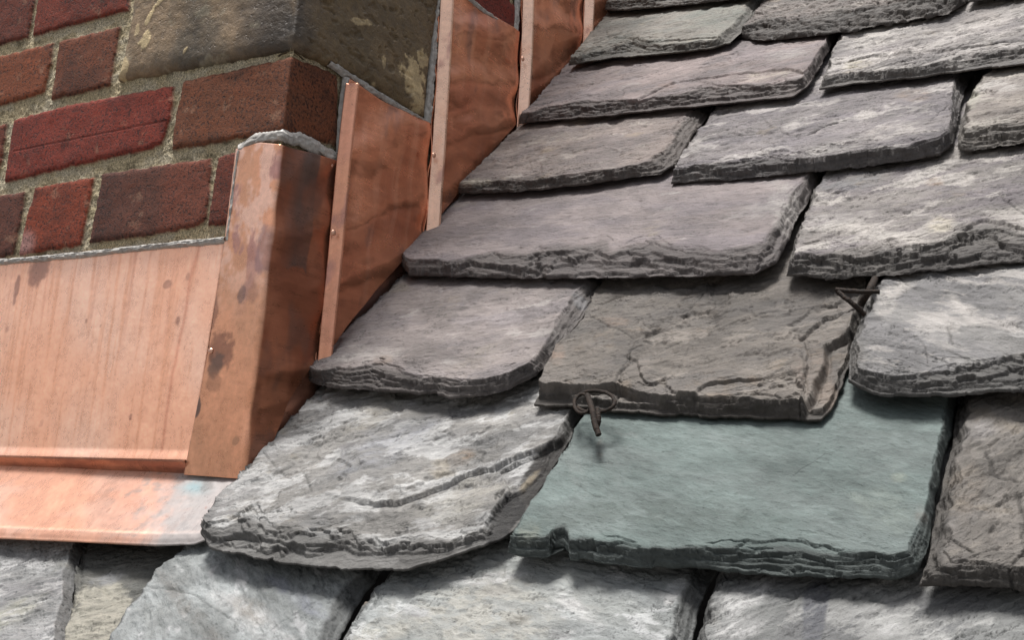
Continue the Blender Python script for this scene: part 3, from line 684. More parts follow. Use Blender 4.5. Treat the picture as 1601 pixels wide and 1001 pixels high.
# --- seventh course
make_slate('greenish grey slate with an angular crack, near the top of the copper',
    [(888, 98), (930, 94), (960, 89), (1040, 83), (1110, 75), (1142, 66), (1147, 56)],
    [(888, 98), (908, 72), (928, 48), (944, 28), (958, 8), (972, -18)],
    [(1147, 56), (1164, 42), (1178, 22), (1192, 2), (1204, -20), (1216, -48)],
    [(888, 92), (920, 78), (950, 70), (990, 62), (1030, 64), (1080, 64), (1120, 60), (1147, 52)],
    T=0.0125, H=0.0165, wr=.008, cols=(lin(136, 132, 124), lin(126, 128, 122), lin(156, 154, 148), lin(148, 138, 120)), bloom=0.2, warm=.25, seed=61, ang=8, flake=.7, K=7,
    ledges=[([(900, 84), (925, 62), (950, 55), (985, 55), (1012, 62), (1050, 60), (1147, 52), (1160, 90), (880, 120)], .0012, 1, .001)],
    grooves=[([(932, 48), (948, 47), (950, 55), (985, 54), (1012, 61)], .0005, .0010), ([(975, 38), (1010, 34), (1028, 30), (1036, 22)], .0005, .0008)],
    stains=[(1120, 20, 60, 26, 15, lin(120, 130, 122), .6), (915, 65, 20, 10, 20, lin(176, 170, 158), .5)])
make_slate('dark ridged slate with rough broken layers, seventh course at the top edge of the photo',
    [(1158, 54), (1175, 60), (1200, 62), (1290, 52), (1400, 33), (1480, 20), (1508, 4)],
    [(1158, 54), (1172, 34), (1186, 14), (1200, -8), (1212, -30), (1222, -55)],
    [(1508, 4), (1518, -15), (1528, -38), (1538, -60), (1545, -80)],
    [(1158, 40), (1195, 24), (1240, 22), (1300, 10), (1390, -2), (1450, -8), (1508, -14)],
    T=0.0165, H=0.0165, cols=(lin(122, 114, 110), lin(110, 102, 100), lin(158, 152, 146), lin(146, 128, 108)), bloom=0.25, warm=.3, seed=62, ang=14, cleft=1.4, flake=1.4, rough=1.3)
make_slate('thin sliver of slate at the top edge of the photo, touching the last copper flashing',
    [(945, 12), (980, 14), (1040, 9), (1110, 1), (1180, -6), (1205, -18)],
    [(945, 12), (962, -12), (980, -36), (1000, -62), (1015, -84)],
    [(1205, -18), (1218, -38), (1232, -62), (1245, -85), (1255, -105)],
    [(945, 2), (980, -2), (1040, -8), (1110, -14), (1180, -22), (1205, -30)],
    T=0.0125, H=0.0165, cols=(lin(140, 134, 128), lin(128, 124, 120), lin(160, 156, 150), lin(148, 138, 120)), bloom=0.25, warm=.25, seed=71, ang=8)
make_slate('slate at the top right corner, only its shadowed lower lip showing',
    [(1512, -2), (1560, -6), (1620, -14), (1750, -36), (1900, -55)],
    [(1512, -2), (1522, -26), (1534, -50), (1545, -75), (1552, -100)],
    [(1900, -55), (1930, -100), (1960, -180)], [(1512, -14), (1560, -22), (1620, -32), (1750, -55), (1900, -74)],
    T=0.0145, H=0.0165, cols=GRY, seed=72, clampu=False)

# ------------------------------------------------------------------ chimney: wall, quoin, sealant
RC = 0.0008
def wrap(a, b, n):
    """a < 0 runs along the front face, a > 0 back along the right face; b is height, n the outward offset"""
    a = np.asarray(a, float); n = np.broadcast_to(np.asarray(n, float), a.shape)
    th = np.clip((a / RC + 1) / 2, 0, 1) * math.pi / 2
    x = np.where(a < -RC, a, np.where(a > RC, n, -RC + (RC + n) * np.sin(th)))
    y = np.where(a < -RC, -n, np.where(a > RC, a, RC - (RC + n) * np.cos(th)))
    return np.stack([x, y, np.broadcast_to(b, a.shape)], -1)
CHM = Matrix.Translation((0, 0, ZB))
def ab(P, off=0.0):
    """pixel points -> (a, b); 'S' marks points on the right face"""
    out = []
    for q in P:
        if len(q) == 3: out.append(SIDE.un(q[0], q[1], off))
        else: out.append(FRONT.un(q[0], q[1], off))
    return np.array(out)
chimney = empty('brick_chimney', CHM)
tag(chimney, 'red and brown brick chimney with sandy mortar and a dark stone at its corner', 'chimney')

bricks = [
 ([(-60, -50), (52, -18), (50, 8), (40, 56), (0, 67), (-60, 86)], lin(97, 47, 33)),
 ([(60, -60), (199, -60), (197, 14), (48, 54), (56, 0)], lin(110, 47, 31)),
 ([(-70, 104), (80, 65), (76, 100), (66, 143), (0, 162), (-70, 182)], lin(119, 66, 40)),
 ([(90, 63), (184, 39), (176, 88), (168, 132), (77, 155)], lin(104, 60, 40)),
 ([(-80, 216), (7, 192), (0, 240), (-4, 262), (-90, 284)], lin(101, 53, 38)),
 ([(19, 186), (100, 164), (200, 145), (268, 133), (263, 180), (250, 222), (236, 230), (120, 256), (3, 284)], lin(119, 49, 36)),
 ([(-80, 322), (-20, 308), (35, 299), (28, 350), (16, 397), (-40, 412), (-90, 420)], lin(90, 53, 42)),
 ([(52, 292), (143, 276), (133, 330), (122, 383), (26, 398), (36, 350)], lin(122, 56, 35)),
 ([(157, 271), (240, 258), (327, 246), (324, 300), (318, 340), (304, 353), (220, 368), (136, 379), (146, 330)], lin(90, 55, 44)),
 ([(337, 245), (380, 230), (372, 300), (360, 348), (321, 353), (330, 300)], lin(97, 49, 36)),
]
bricks = [(ab(P, 0.001), c) for P, c in bricks]
c3 = np.vstack([ab([(265, 233), (272, 180), (284, 126)], .001), ab([(466, 84)], .001) * [0, 1] , ab([(531, 116, 'S'), (530, 228, 'S')], .001), ab([(466, 200)], .001) * [0, 1]])
bricks.append((c3, lin(104, 62, 40)))
bricks.append((np.vstack([ab([(754, -60, 'S'), (803, -60, 'S'), (799, 20, 'S'), (796, 33, 'S'), (754, -2, 'S')], .001)]), lin(110, 45, 31)))
rngb = random.Random(5)
shade = [lin(112, 46, 36), lin(122, 58, 42), lin(98, 48, 42), lin(130, 50, 38)]
for k in range(1, 9):                                   # courses above the frame and to its left
    z0 = 0.302 + 0.066 * k + 0.062
    x = -0.62 - 0.05 * (k % 2)
    while x < -0.02:
        x2 = min(x + 0.198, 0.0); bricks.append((np.array([(x, z0), (x2, z0), (x2, z0 + .055), (x, z0 + .055)]), rngb.choice(shade))); x += 0.209
    y = 0.012
    while y < 0.9:
        bricks.append((np.array([(y, z0), (y + .198, z0), (y + .198, z0 + .055), (y, z0 + .055)]), rngb.choice(shade))); y += 0.209
for k in range(-1, 3):                                  # the courses seen in the photo, carried on to the left
    z0 = 0.2475 + 0.0665 * k
    bricks.append((np.array([(-.66, z0), (-.455, z0), (-.455, z0 + .055), (-.66, z0 + .055)]), shade[k % 4]))
stoneP = np.vstack([ab([(178, 124), (186, 100), (195, 55), (204, 0), (208, -50)], .004), [[-0.15, 0.55], [0.0, 0.55]], [[0.157, 0.55]], ab([(690, 0, 'S'), (676, 100, 'S'), (668, 186, 'S'), (575, 128, 'S')], .004), ab([(476, 68)], .004) * [0, 1]])
def nonuni(segs):
    out = []
    for a, b, h in segs: out.append(np.arange(a, b, h))
    q = np.concatenate(out + [[segs[-1][1]]]); return q[np.r_[True, np.diff(q) > 0.0002]]
ga = nonuni([(-0.62, -0.40, .004), (-0.40, -0.012, .00085), (-0.012, 0.012, .0006), (0.012, 0.065, .0011), (0.065, 0.25, .008), (0.25, 0.40, .0016), (0.40, 0.95, .006)])
gb = nonuni([(-0.06, 0.12, .03), (0.12, 0.44, .00085), (0.44, 0.56, .003), (0.56, 1.0, .005)])
A_, B_ = np.meshgrid(ga, gb, indexing='ij')
hN = -0.0030 + 0.0010 * fbm(A_ * 60, B_ * 60, 3, 5, 0.65) + 0.0009 * fbm(A_ * 240, B_ * 240, 4, 3, 0.6)
CW = mixc(np.broadcast_to(lin(190, 174, 140), A_.shape + (3,)).copy(), lin(196, 184, 158), sstep(-.2, .4, fbm(A_ * 30, B_ * 60, 8, 5, .6)))
CW = mixc(CW, lin(104, 94, 70), sstep(.1, .5, fbm(A_ * 40 + 4, B_ * 70, 9, 5, .65)) * .75)
isb = np.zeros(A_.shape)
wa, wb_ = A_ + 0.0011 * fbm(A_ * 120, B_ * 120, 21, 4, .6), B_ + 0.0011 * fbm(A_ * 120, B_ * 120, 22, 4, .6)
for i, (P, c) in enumerate(bricks):
    x0, x1, y0, y1 = P[:, 0].min() - .01, P[:, 0].max() + .01, P[:, 1].min() - .01, P[:, 1].max() + .01
    I = np.where((ga > x0) & (ga < x1))[0]; J = np.where((gb > y0) & (gb < y1))[0]
    if not len(I) or not len(J): continue
    s_ = np.s_[I[0]:I[-1] + 1, J[0]:J[-1] + 1]
    sd = poly_sdf(wa[s_], wb_[s_], P) + 0.0007 + .0016 * np.minimum(0, fbm(A_[s_] * 70, B_[s_] * 70, 200 + i, 4, .6))
    m = sstep(-0.0004, 0.0006, sd)
    prof = 0.0004 - 0.0022 * np.exp(-np.maximum(sd, 0) / 0.0016) + 0.0005 * fbm(A_[s_] * 50, B_[s_] * 50, 30 + i, 4)
    hN[s_] = hN[s_] * (1 - m) + prof * m
    x, y = A_[s_], B_[s_]; c = c * np.array([.88, .82, .78])
    cc = mixc(np.broadcast_to(c, x.shape + (3,)).copy(), c * np.array([.62, .66, .74]), sstep(-.1, .5, fbm(x * 18, y * 24, 50 + i, 4, .6)) * .7)
    cc = mixc(cc, lin(150, 118, 96), sstep(.3, .55, fbm(x * 45 + i, y * 60, 90 + i, 5, .65)) * .35); cc = mixc(cc, c * .35, sstep(.15, .5, fbm(x * 26 + i, y * 26, 110 + i, 5, .65)) * .6)
    cc = mixc(cc, c * np.array([1.25, 1.1, .95]), sstep(0, .5, fbm(x * 30, y * 60, 70 + i, 4, .6)) * .5)
    if i == 8: cc = mixc(cc, lin(104, 54, 38), sstep(-.01, .01, x - (P[:, 0].mean() + .01)) * .8)
    if i == 5:
        q = ab([(20, 236), (268, 186)], .001); d = line_dist(x, y, q); cc = mixc(cc, lin(60, 26, 24), np.exp(-(d / .0005) ** 2) * .45)
        hN[s_] -= .0004 * np.exp(-(d / .0006) ** 2)
    if i == 7: cc = mixc(cc, lin(170, 140, 136), (1 - sstep(.2, 1, np.hypot((x - P[4][0] - .008) / .02, (y - P[4][1] - .008) / .018))) * .5)
    CW[s_] = mixc(CW[s_], cc, m); isb[s_] = np.maximum(isb[s_], m)
sdst = poly_sdf(A_, B_, stoneP)
hN = np.where(sdst > 0.004, -0.012, hN)
col = np.concatenate([CW, isb[..., None]], -1).reshape(-1, 4)
build('brick_wall', wrap(A_, B_, hN).reshape(-1, 3), gridfaces(len(ga), len(gb)), M_BRICK, parent=chimney, col=col)
# quoin stone with a rounded arris, one mesh round the corner
x0, y0 = stoneP.min(0); x1, y1 = stoneP.max(0)
ga = nonuni([(x0 - .004, -.014, .0009), (-.014, .014, .0005), (.014, x1 + .004, .0009)]); gb = nonuni([(y0 - .004, .44, .0009), (.44, y1 + .003, .004)])
A_, B_ = np.meshgrid(ga, gb, indexing='ij')
sd = poly_sdf(A_ + .0015 * fbm(A_ * 90, B_ * 90, 2, 4, .6), B_ + .0015 * fbm(A_ * 90, B_ * 90, 3, 4, .6), stoneP)
hs = 0.0045 - 0.006 * np.exp(-np.maximum(sd, 0) / 0.003) - .010 * (1 - sstep(-.001, .0006, sd)) + 0.0012 * fbm(A_ * 25, B_ * 25, 5, 5, .6)
pit = fbm(A_ * 70, B_ * 110, 6, 3, .5); hs -= .0012 * sstep(.35, .55, pit) * (A_ > 0.012)
sc_ = fbm(A_ * 40, B_ * 80, 11, 4, .6)
hs -= 0.0009 * sstep(.3, .34, sc_) * (A_ > 0.01)
hs -= 0.0035 * np.exp(-((A_ + 0.004) / .010) ** 2)       # worn arris
C = mixc(np.broadcast_to(lin(118, 99, 76), A_.shape + (3,)).copy(), lin(78, 68, 54), sstep(-.3, .35, fbm(A_ * 9, B_ * 9, 12, 4, .6)))
C = mixc(C, lin(46, 40, 35), sstep(-.09, -.02, A_) * (1 - sstep(.0, .03, A_)) * .8 * sstep(-.5, .1, fbm(A_ * 22, B_ * 18, 15, 4, .6)))
C = mixc(C, lin(92, 76, 50), sstep(0.0, .03, A_) * .7)
C = mixc(C, lin(140, 132, 112), sstep(.28, .45, fbm(A_ * 30 + 2, B_ * 46, 13, 5, .65)) * sstep(.1, -.1, A_) * .4)
CREAM = lin(180, 160, 122)
for (px, py, rx, ry, dg, side_, am) in [(237, 20, .009, .003, 60, 0, .95), (228, 66, .010, .008, 70, 0, .95), (252, 0, .010, .003, 35, 0, .9), (215, 50, .003, .006, 0, 0, .6), (190, 108, .008, .010, 0, 0, .7),
        (290, 78, .005, .0015, 50, 0, .8), (645, 120, .020, .016, -30, 1, .9), (660, 90, .010, .010, 0, 1, .7), (566, 34, .016, .003, 20, 1, .6), (600, 96, .003, .007, 0, 1, .5), (592, 140, .010, .003, -30, 1, .5), (655, 155, .012, .012, 0, 1, .6)]:
    p = ab([(px, py, 'S')] if side_ else [(px, py)], .004)[0]
    qx, qy = rotc(A_ - p[0], B_ - p[1], dg)
    d = np.hypot(qx / rx, qy / ry) + .7 * fbm(A_ * 90, B_ * 90, int(px), 5, .6)
    m = (1 - sstep(.75, .95, d)) * am; C = mixc(C, CREAM, m); hs += .0004 * m
rr = sd > -0.002
V = wrap(A_, B_, hs).reshape(-1, 3); F = gridfaces(len(ga), len(gb)); F = F[rr.reshape(-1)[F].all(1)]
build('corner_stone', V, F, M_STONE, parent=chimney, col=C.reshape(-1, 3))
# solid core so the chimney has a body from every side
v1, f1 = box(-0.62, -0.006, 0.006, 0.95, -0.9, 1.0)
build('masonry_core', v1, f1, M_FELT, parent=chimney)

def bead(name, P, w, h, off, parent=chimney, seed=0, rag=0.25, wid2=None):
    """flattened bead of sealant following points given in (a, b)"""
    n = max(12, int(np.linalg.norm(np.diff(P, axis=0), axis=1).sum() / .0012)); Q = resample(P, n); t = np.arange(n)
    T = np.gradient(Q, axis=0); T /= np.linalg.norm(T, axis=1)[:, None] + 1e-12; Nn = np.stack([-T[:, 1], T[:, 0]], -1)
    k = np.linspace(-1, 1, 13); K_ = np.broadcast_to(k, (n, 13)); S2 = np.broadcast_to((t * .0012)[:, None], (n, 13))
    wj = w * (1 + rag * 2.0 * fbm(S2 * 60 + K_ * 1.5, K_ * .4 + 7, seed, 5, .65))
    pts = Q[:, None, :] + Nn[:, None, :] * (K_ * wj / 2)[..., None]
    hh = off + h * (1 - np.abs(K_) ** 2.5) * (1 + .9 * fbm(S2 * 150, K_ * 1.8, seed + 3, 4, .6)) - .001 * (np.abs(K_) > .95)
    return build(name, wrap(pts[..., 0], pts[..., 1], hh).reshape(-1, 3), gridfaces(n, 13), M_SEAL, parent=parent)
bead('sealant_bead', np.vstack([[[-.615, ab([(0, 409)], .002)[0][1]]], ab([(0, 409), (120, 399), (240, 385), (353, 374)], .002)]), .0052, .0022, .0012, seed=1)
bead('sealant_bead', ab([(355, 376), (362, 320), (368, 270), (373, 236)], .002), .0026, .0018, .0012, seed=2)
up = np.vstack([ab([(373, 232), (392, 219), (420, 211), (450, 208)], .002), ab([(470, 216, 'S'), (500, 232, 'S'), (528, 248, 'S')], .002)])
bead('sealant_bead', up, .0095, .0014, .0010, seed=3, rag=.42)
bead('sealant_bead', ab([(533, 250, 'S'), (536, 190, 'S'), (544, 122, 'S')], .002), .0080, .0026, .0008, seed=4, rag=.15)
bead('sealant_bead', np.vstack([ab([(515, 96, 'S'), (545, 116, 'S'), (600, 152, 'S'), (670, 193, 'S')], .002)]), .0058, .0024, .0008, seed=5, rag=.3)
bead('sealant_bead', ab([(670, 192, 'S'), (678, 100, 'S'), (689, -20, 'S')], .002), .0085, .0026, .0008, seed=6, rag=.12)
bead('sealant_bead', ab([(715, -18, 'S'), (760, 18, 'S'), (808, 52, 'S')], .002), .0052, .0022, .0008, seed=7, rag=.2)
bead('sealant_bead', ab([(808, 52, 'S'), (812, -20, 'S')], .002), .0075, .0022, .0008, seed=8, rag=.15)

# ------------------------------------------------------------------ copper flashing
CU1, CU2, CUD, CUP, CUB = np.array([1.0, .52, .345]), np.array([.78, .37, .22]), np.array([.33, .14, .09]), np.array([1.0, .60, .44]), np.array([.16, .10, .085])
def blotch(C, a, b, ca, cb, ra, rb, deg, colr, am, seed, edge=.25, wob=.8):
    qx, qy = rotc(a - ca, b - cb, deg)
    d = np.hypot(qx / ra, qy / rb) + wob * fbm(a * 45, b * 45, seed, 5, .6)
    return mixc(C, colr, (1 - sstep(1 - edge, 1 + edge, d)) * am)
def sheet(name, L, R, z, colf, n_i, n_j, parent, top=None, bot=None, hf=None, thick=.0012, mat=None):
    """copper sheet in chimney wrap space; L and R are (a, b) polylines from bottom to top, z the outward offset"""
    t = np.linspace(0, 1, n_j); s = np.linspace(0, 1, n_i)
    Lc, Rc = resample(L, n_j), resample(R, n_j)
    Bc = resample(bot, n_i) if bot is not None else Lc[0] + (Rc[0] - Lc[0]) * s[:, None]
    Tc = resample(top, n_i) if top is not None else Lc[-1] + (Rc[-1] - Lc[-1]) * s[:, None]
    S_, T_ = np.meshgrid(s, t, indexing='ij')
    P = []
    for k in (0, 1):
        P.append((1 - T_) * Bc[:, k][:, None] + T_ * Tc[:, k][:, None] + (1 - S_) * Lc[:, k][None] + S_ * Rc[:, k][None]
                 - ((1 - S_) * (1 - T_) * Bc[0, k] + S_ * T_ * Tc[-1, k] + S_ * (1 - T_) * Bc[-1, k] + (1 - S_) * T_ * Tc[0, k]))
    a, b = P
    n = z + (hf(a, b, S_, T_) if hf else 0)
    V = wrap(a, b, n).reshape(-1, 3); F = gridfaces(n_i, n_j)
    r = ring(n_i, n_j); V2 = wrap(a, b, n - thick).reshape(-1, 3)[r]
    k = np.arange(len(r)); k2 = (k + 1) % len(r); n0 = len(V)
    F = np.vstack([F, np.stack([r[k], n0 + k, n0 + k2, r[k2]], -1)])
    C = colf(a, b, S_, T_); C = C.reshape(-1, C.shape[-1])
    return build(name, np.vstack([V, V2]), F, mat or M_COPPER, parent=parent, col=np.vstack([C, C[r]]))
def withmet(C, m=0.8):
    return np.concatenate([C, np.broadcast_to(np.asarray(m, float), C.shape[:-1])[..., None]], -1)
def rivet(parent, p, off, r=.0022):
    a, b = p
    th = np.linspace(0, 2 * math.pi, 14, endpoint=False); V = []
    for (q, hh) in ((1, 0), (.92, .5), (.6, .9), (.15, 1.0)):
        V.append(wrap(a + q * r * np.cos(th), b + q * r * np.sin(th), np.full(14, off + hh * r * .6)))
    V = np.vstack(V); F = [(i * 14 + k, i * 14 + (k + 1) % 14, (i + 1) * 14 + (k + 1) % 14, (i + 1) * 14 + k) for i in range(3) for k in range(14)]
    F += [(42 + k, 42 + k + 1, 42 + 12 - k, 42 + 13 - k) for k in range(0, 6)]
    return build('rivet', V, F, M_COPPER, parent=parent, col=np.tile([.62, .36, .26, .8], (len(V), 1)))
cg = 'pieces of copper flashing round the chimney'
def piece(name, label):
    e = empty(name, CHM); tag(e, label, 'copper flashing', group=cg); return e

# front panel
fp = piece('front_flashing', 'wide flat pale copper panel on the chimney front, streaked from above')
def c_front(a, b, s, t):
    C = mixc(np.broadcast_to(CU1, a.shape + (3,)).copy(), CUP, sstep(-.3, .4, fbm(a * 8, b * 6, 3, 4)))
    st = fbm(a * 170, b * 5, 4, 4, .6); C = mixc(C, CU2, sstep(.1, .5, st) * .55)
    st = fbm(a * 110, b * 4, 6, 4, .6); C = mixc(C, np.array([.66, .30, .19]), sstep(.25, .6, st) * sstep(.03, .24, b) * .9)
    C = mixc(C, np.array([.50, .26, .20]), sstep(.0, .5, fbm(a * 40, b * 26, 7, 5, .6)) * sstep(.14, .235, b) * .75)
    for (px, py, rx, ry, k) in [(60, 425, .014, .012, .8), (27, 450, .003, .012, .8), (136, 502, .0016, .002, .7), (158, 510, .002, .002, .5), (279, 503, .003, .004, .7), (205, 653, .0015, .002, .7), (262, 445, .004, .003, .6), (65, 664, .003, .004, .35), (294, 433, .002, .003, .5), (12, 515, .002, .003, .5)]:
        p = ab([(px, py)])[0]; C = blotch(C, a, b, p[0], p[1], rx, ry, 0, np.array([.34, .17, .13]), k, px)
    d = line_dist(a + .001 * fbm(a * 60, b * 60, 2, 3), b, ab([(312, 385), (298, 440), (288, 500), (272, 580), (262, 640), (254, 705)]))
    C = mixc(C, np.array([.62, .24, .15]), np.exp(-(d / .0016) ** 2) * .6)
    return withmet(C, .60)
yb_ = ab([(0, 724)])[0][1]
L = np.array([[-.62, -.001], [-.62, .30]]); R = ab([(296, 721), (326, 540), (352, 376)]); R = np.vstack([R, R[-1] + [.001, .008]])
hw = lambda a, b, s, t: .0005 * fbm(a * 9, b * 7, 61, 3) + .0018 * (1 - sstep(0, .05, t))
_b0 = ab([(0, 409)])[0][1]
topl = np.vstack([[[-.62, _b0]], ab([(0, 409), (120, 399), (240, 385), (353, 372)])])
L[1] = topl[0]; R[-1] = topl[-1]
sheet('panel', L, R, .0005, c_front, 420, 230, fp, top=topl, hf=hw)
# rolled hem under the panel
hemL = np.array([[-.62, -.011], [-.62, -.0006]]); hemR = ab([(293, 742), (296, 721.5)])
def c_hem(a, b, s, t):
    return withmet(mixc(np.broadcast_to(CU2, a.shape + (3,)).copy(), CUD * .8, .70 + .30 * sstep(-.2, .4, fbm(a * 20, b * 90, 9, 4))), .8)
sheet('hem', hemL, hemR, .0, c_hem, 300, 14, fp, hf=lambda a, b, s, t: .0052 - .0085 * (1 - t) ** 1.3 + .0004 * fbm(a * 12, b * 8, 5, 3))

# corner piece, folded round the arris
cp = piece('corner_flashing', 'copper corner flashing folded round the chimney corner, mottled pink front and dark side')
def c_corner(a, b, s, t):
    F_ = mixc(np.broadcast_to(CU2, a.shape + (3,)).copy(), np.array([.66, .33, .20]), sstep(-.3, .4, fbm(a * 18, b * 12, 13, 4)))
    up = sstep(.10, .17, b)
    F_ = mixc(F_, np.array([.84, .50, .37]), sstep(-.2, .2, fbm(a * 50, b * 35, 14, 4, .6)) * up)
    F_ = mixc(F_, np.array([.44, .22, .19]), sstep(.12, .36, fbm(a * 38, b * 20, 15, 5, .6)) * up * .85)
    for (px, py, rx, ry, k, c) in [(350, 548, .011, .013, .8, (.28, .13, .09)), (342, 575, .007, .010, .8, (.17, .11, .09)), (335, 600, .007, .006, .5, (.34, .17, .11)), (313, 632, .004, .007, .9, (.14, .10, .09)), (340, 480, .004, .012, .7, (.30, .14, .1)), (383, 460, .004, .007, .7, (.2, .13, .12)), (395, 450, .006, .010, .35, (.25, .14, .13)), (415, 395, .005, .018, .6, (.3, .18, .18)), (372, 690, .003, .003, .5, (.3, .18, .12))]:
        p = ab([(px, py)])[0]; F_ = blotch(F_, a, b, p[0], p[1], rx, ry, 0, np.array(c), k, px, wob=1.0)
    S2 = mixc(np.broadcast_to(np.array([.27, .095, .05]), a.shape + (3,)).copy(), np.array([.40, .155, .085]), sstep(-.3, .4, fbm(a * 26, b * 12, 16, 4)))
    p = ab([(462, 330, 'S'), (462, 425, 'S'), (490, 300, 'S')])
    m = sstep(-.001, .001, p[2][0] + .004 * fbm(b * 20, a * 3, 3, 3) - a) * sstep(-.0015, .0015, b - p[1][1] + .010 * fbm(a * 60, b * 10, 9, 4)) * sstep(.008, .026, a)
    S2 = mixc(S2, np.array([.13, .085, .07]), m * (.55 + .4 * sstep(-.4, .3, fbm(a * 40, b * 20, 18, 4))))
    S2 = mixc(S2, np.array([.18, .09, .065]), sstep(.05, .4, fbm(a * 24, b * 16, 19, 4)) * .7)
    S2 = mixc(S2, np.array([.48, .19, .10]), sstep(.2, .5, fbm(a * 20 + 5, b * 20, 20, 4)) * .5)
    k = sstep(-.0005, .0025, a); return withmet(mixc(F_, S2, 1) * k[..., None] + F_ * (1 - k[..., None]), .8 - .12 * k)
L = ab([(291, 743), (330, 545), (355, 372), (372, 236)]); R = ab([(478, 575, 'S'), (500, 548, 'S'), (524, 254, 'S')])
bt = np.vstack([ab([(291, 743)]), [[-.004, L[0, 1] - .0005], [.0, L[0, 1] - .0005]], ab([(420, 690, 'S')]), [R[0]]])
tp = np.vstack([ab([(372, 234), (410, 224)]), [[0, .236]], ab([(486, 240, 'S'), (526, 254, 'S')])])
L[-1] = tp[0]; R[-1] = tp[-1]
wav = lambda am, sd: (lambda a, b, s, t: sstep(-.005, .012, a) * .0013 * np.sin(2 * math.pi * ((b - .45 * a) / .052 + .35 * fbm(a * 8, b * 8, sd + 9, 3))) + am * (fbm(a * 9 + b * 6, b * 16 - a * 8, sd, 3) + .35 * fbm(a * 30, b * 30, sd + 1, 3)) * sstep(-.01, .01, a))
def rs_bot(Pl, n): return resample(Pl, n)
sheet('folded_sheet', L, R, .0022, c_corner, 230, 300, cp, top=tp, bot=bt, hf=wav(.0022, 71))
rivet(cp, ab([(330, 549)], .002)[0], .0024)
rivet(cp, ab([(521, 258, 'S')], .004)[0], .0026, .0016)

# stepped pieces on the right face, each with its bright lapped seam
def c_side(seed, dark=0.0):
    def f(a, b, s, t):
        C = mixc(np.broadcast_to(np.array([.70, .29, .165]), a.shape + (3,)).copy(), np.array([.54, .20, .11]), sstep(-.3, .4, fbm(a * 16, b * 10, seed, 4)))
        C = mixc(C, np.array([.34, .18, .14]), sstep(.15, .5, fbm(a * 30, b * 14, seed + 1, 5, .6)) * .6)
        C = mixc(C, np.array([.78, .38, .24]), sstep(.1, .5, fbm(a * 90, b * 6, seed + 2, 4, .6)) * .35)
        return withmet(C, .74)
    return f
def c_seam(pale):
    def f(a, b, s, t):
        C = mixc(np.broadcast_to(np.array(pale), a.shape + (3,)).copy(), CU2, sstep(0, .5, fbm(a * 60, b * 18, 31, 4)) * .5)
        return withmet(mixc(C, np.array([.4, .2, .17]), sstep(.25, .5, fbm(a * 90, b * 24, 32, 4)) * .6), .7)
    return f
def step_piece(label, L, R, top, bot, seam, rivets, seed, z, pale, sw=.016, am=.0018):
    e = piece('step_flashing', label)
    L = L.copy(); R = R.copy(); bot = bot.copy(); L[0, 1] -= .012; R[0, 1] -= .012; bot[:, 1] -= .012; SLR = [q.copy() for q in seam]
    for q in SLR: q[0, 1] -= .022
    m_ = len(SLR[0]) == len(SLR[1])
    SLR[1] = resample(SLR[0], 12) * .3 + resample(SLR[1], 12) * .7
    seam = SLR
    sheet('sheet', L, R, z, c_side(seed), 150, 260, e, top=top, bot=bot, hf=wav(am, seed), mat=M_COPPER2)
    SL, SR = seam
    # the folded lap rises from the wall like a low wedge
    sheet('lapped_seam', SL, SR, z + .001, c_seam(pale), 22, 160, e, hf=lambda a, b, s, t: .0015 + .0075 * sstep(0, .62, s) * (1 - sstep(.86, 1, s)) + .0003 * fbm(b * 30, a * 9, seed, 3))
    for p in rivets: rivet(e, ab([p + ('S',)], z + .006)[0], z + .0075, .0024)
    return e
sd_ = lambda P: ab([p + ('S',) for p in P], .004)
Sp = lambda P, off: ab([p + ('S',) for p in P], off)
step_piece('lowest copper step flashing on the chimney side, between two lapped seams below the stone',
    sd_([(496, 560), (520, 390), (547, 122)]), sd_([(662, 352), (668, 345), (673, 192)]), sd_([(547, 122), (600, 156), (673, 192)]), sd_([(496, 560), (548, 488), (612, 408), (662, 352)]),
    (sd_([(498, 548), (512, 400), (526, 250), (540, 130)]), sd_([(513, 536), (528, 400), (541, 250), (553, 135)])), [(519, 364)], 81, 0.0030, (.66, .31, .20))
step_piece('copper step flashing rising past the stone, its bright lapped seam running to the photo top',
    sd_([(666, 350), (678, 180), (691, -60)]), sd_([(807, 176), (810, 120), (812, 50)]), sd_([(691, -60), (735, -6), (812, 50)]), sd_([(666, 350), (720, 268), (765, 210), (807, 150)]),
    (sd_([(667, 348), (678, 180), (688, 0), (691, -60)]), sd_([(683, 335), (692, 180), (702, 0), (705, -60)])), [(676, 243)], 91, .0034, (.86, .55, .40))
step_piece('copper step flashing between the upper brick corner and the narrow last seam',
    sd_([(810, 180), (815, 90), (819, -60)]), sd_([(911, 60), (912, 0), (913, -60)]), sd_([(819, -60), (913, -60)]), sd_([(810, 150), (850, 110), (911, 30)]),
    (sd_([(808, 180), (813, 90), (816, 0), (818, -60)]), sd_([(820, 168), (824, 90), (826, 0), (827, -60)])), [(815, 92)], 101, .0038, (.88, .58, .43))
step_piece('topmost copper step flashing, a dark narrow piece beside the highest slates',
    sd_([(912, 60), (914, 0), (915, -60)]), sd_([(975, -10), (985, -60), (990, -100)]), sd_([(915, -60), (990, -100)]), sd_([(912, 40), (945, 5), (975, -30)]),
    (sd_([(911, 58), (912, 0), (913, -60)]), sd_([(919, 50), (920, 0), (920, -60)])), [], 111, .0042, (.88, .58, .43))
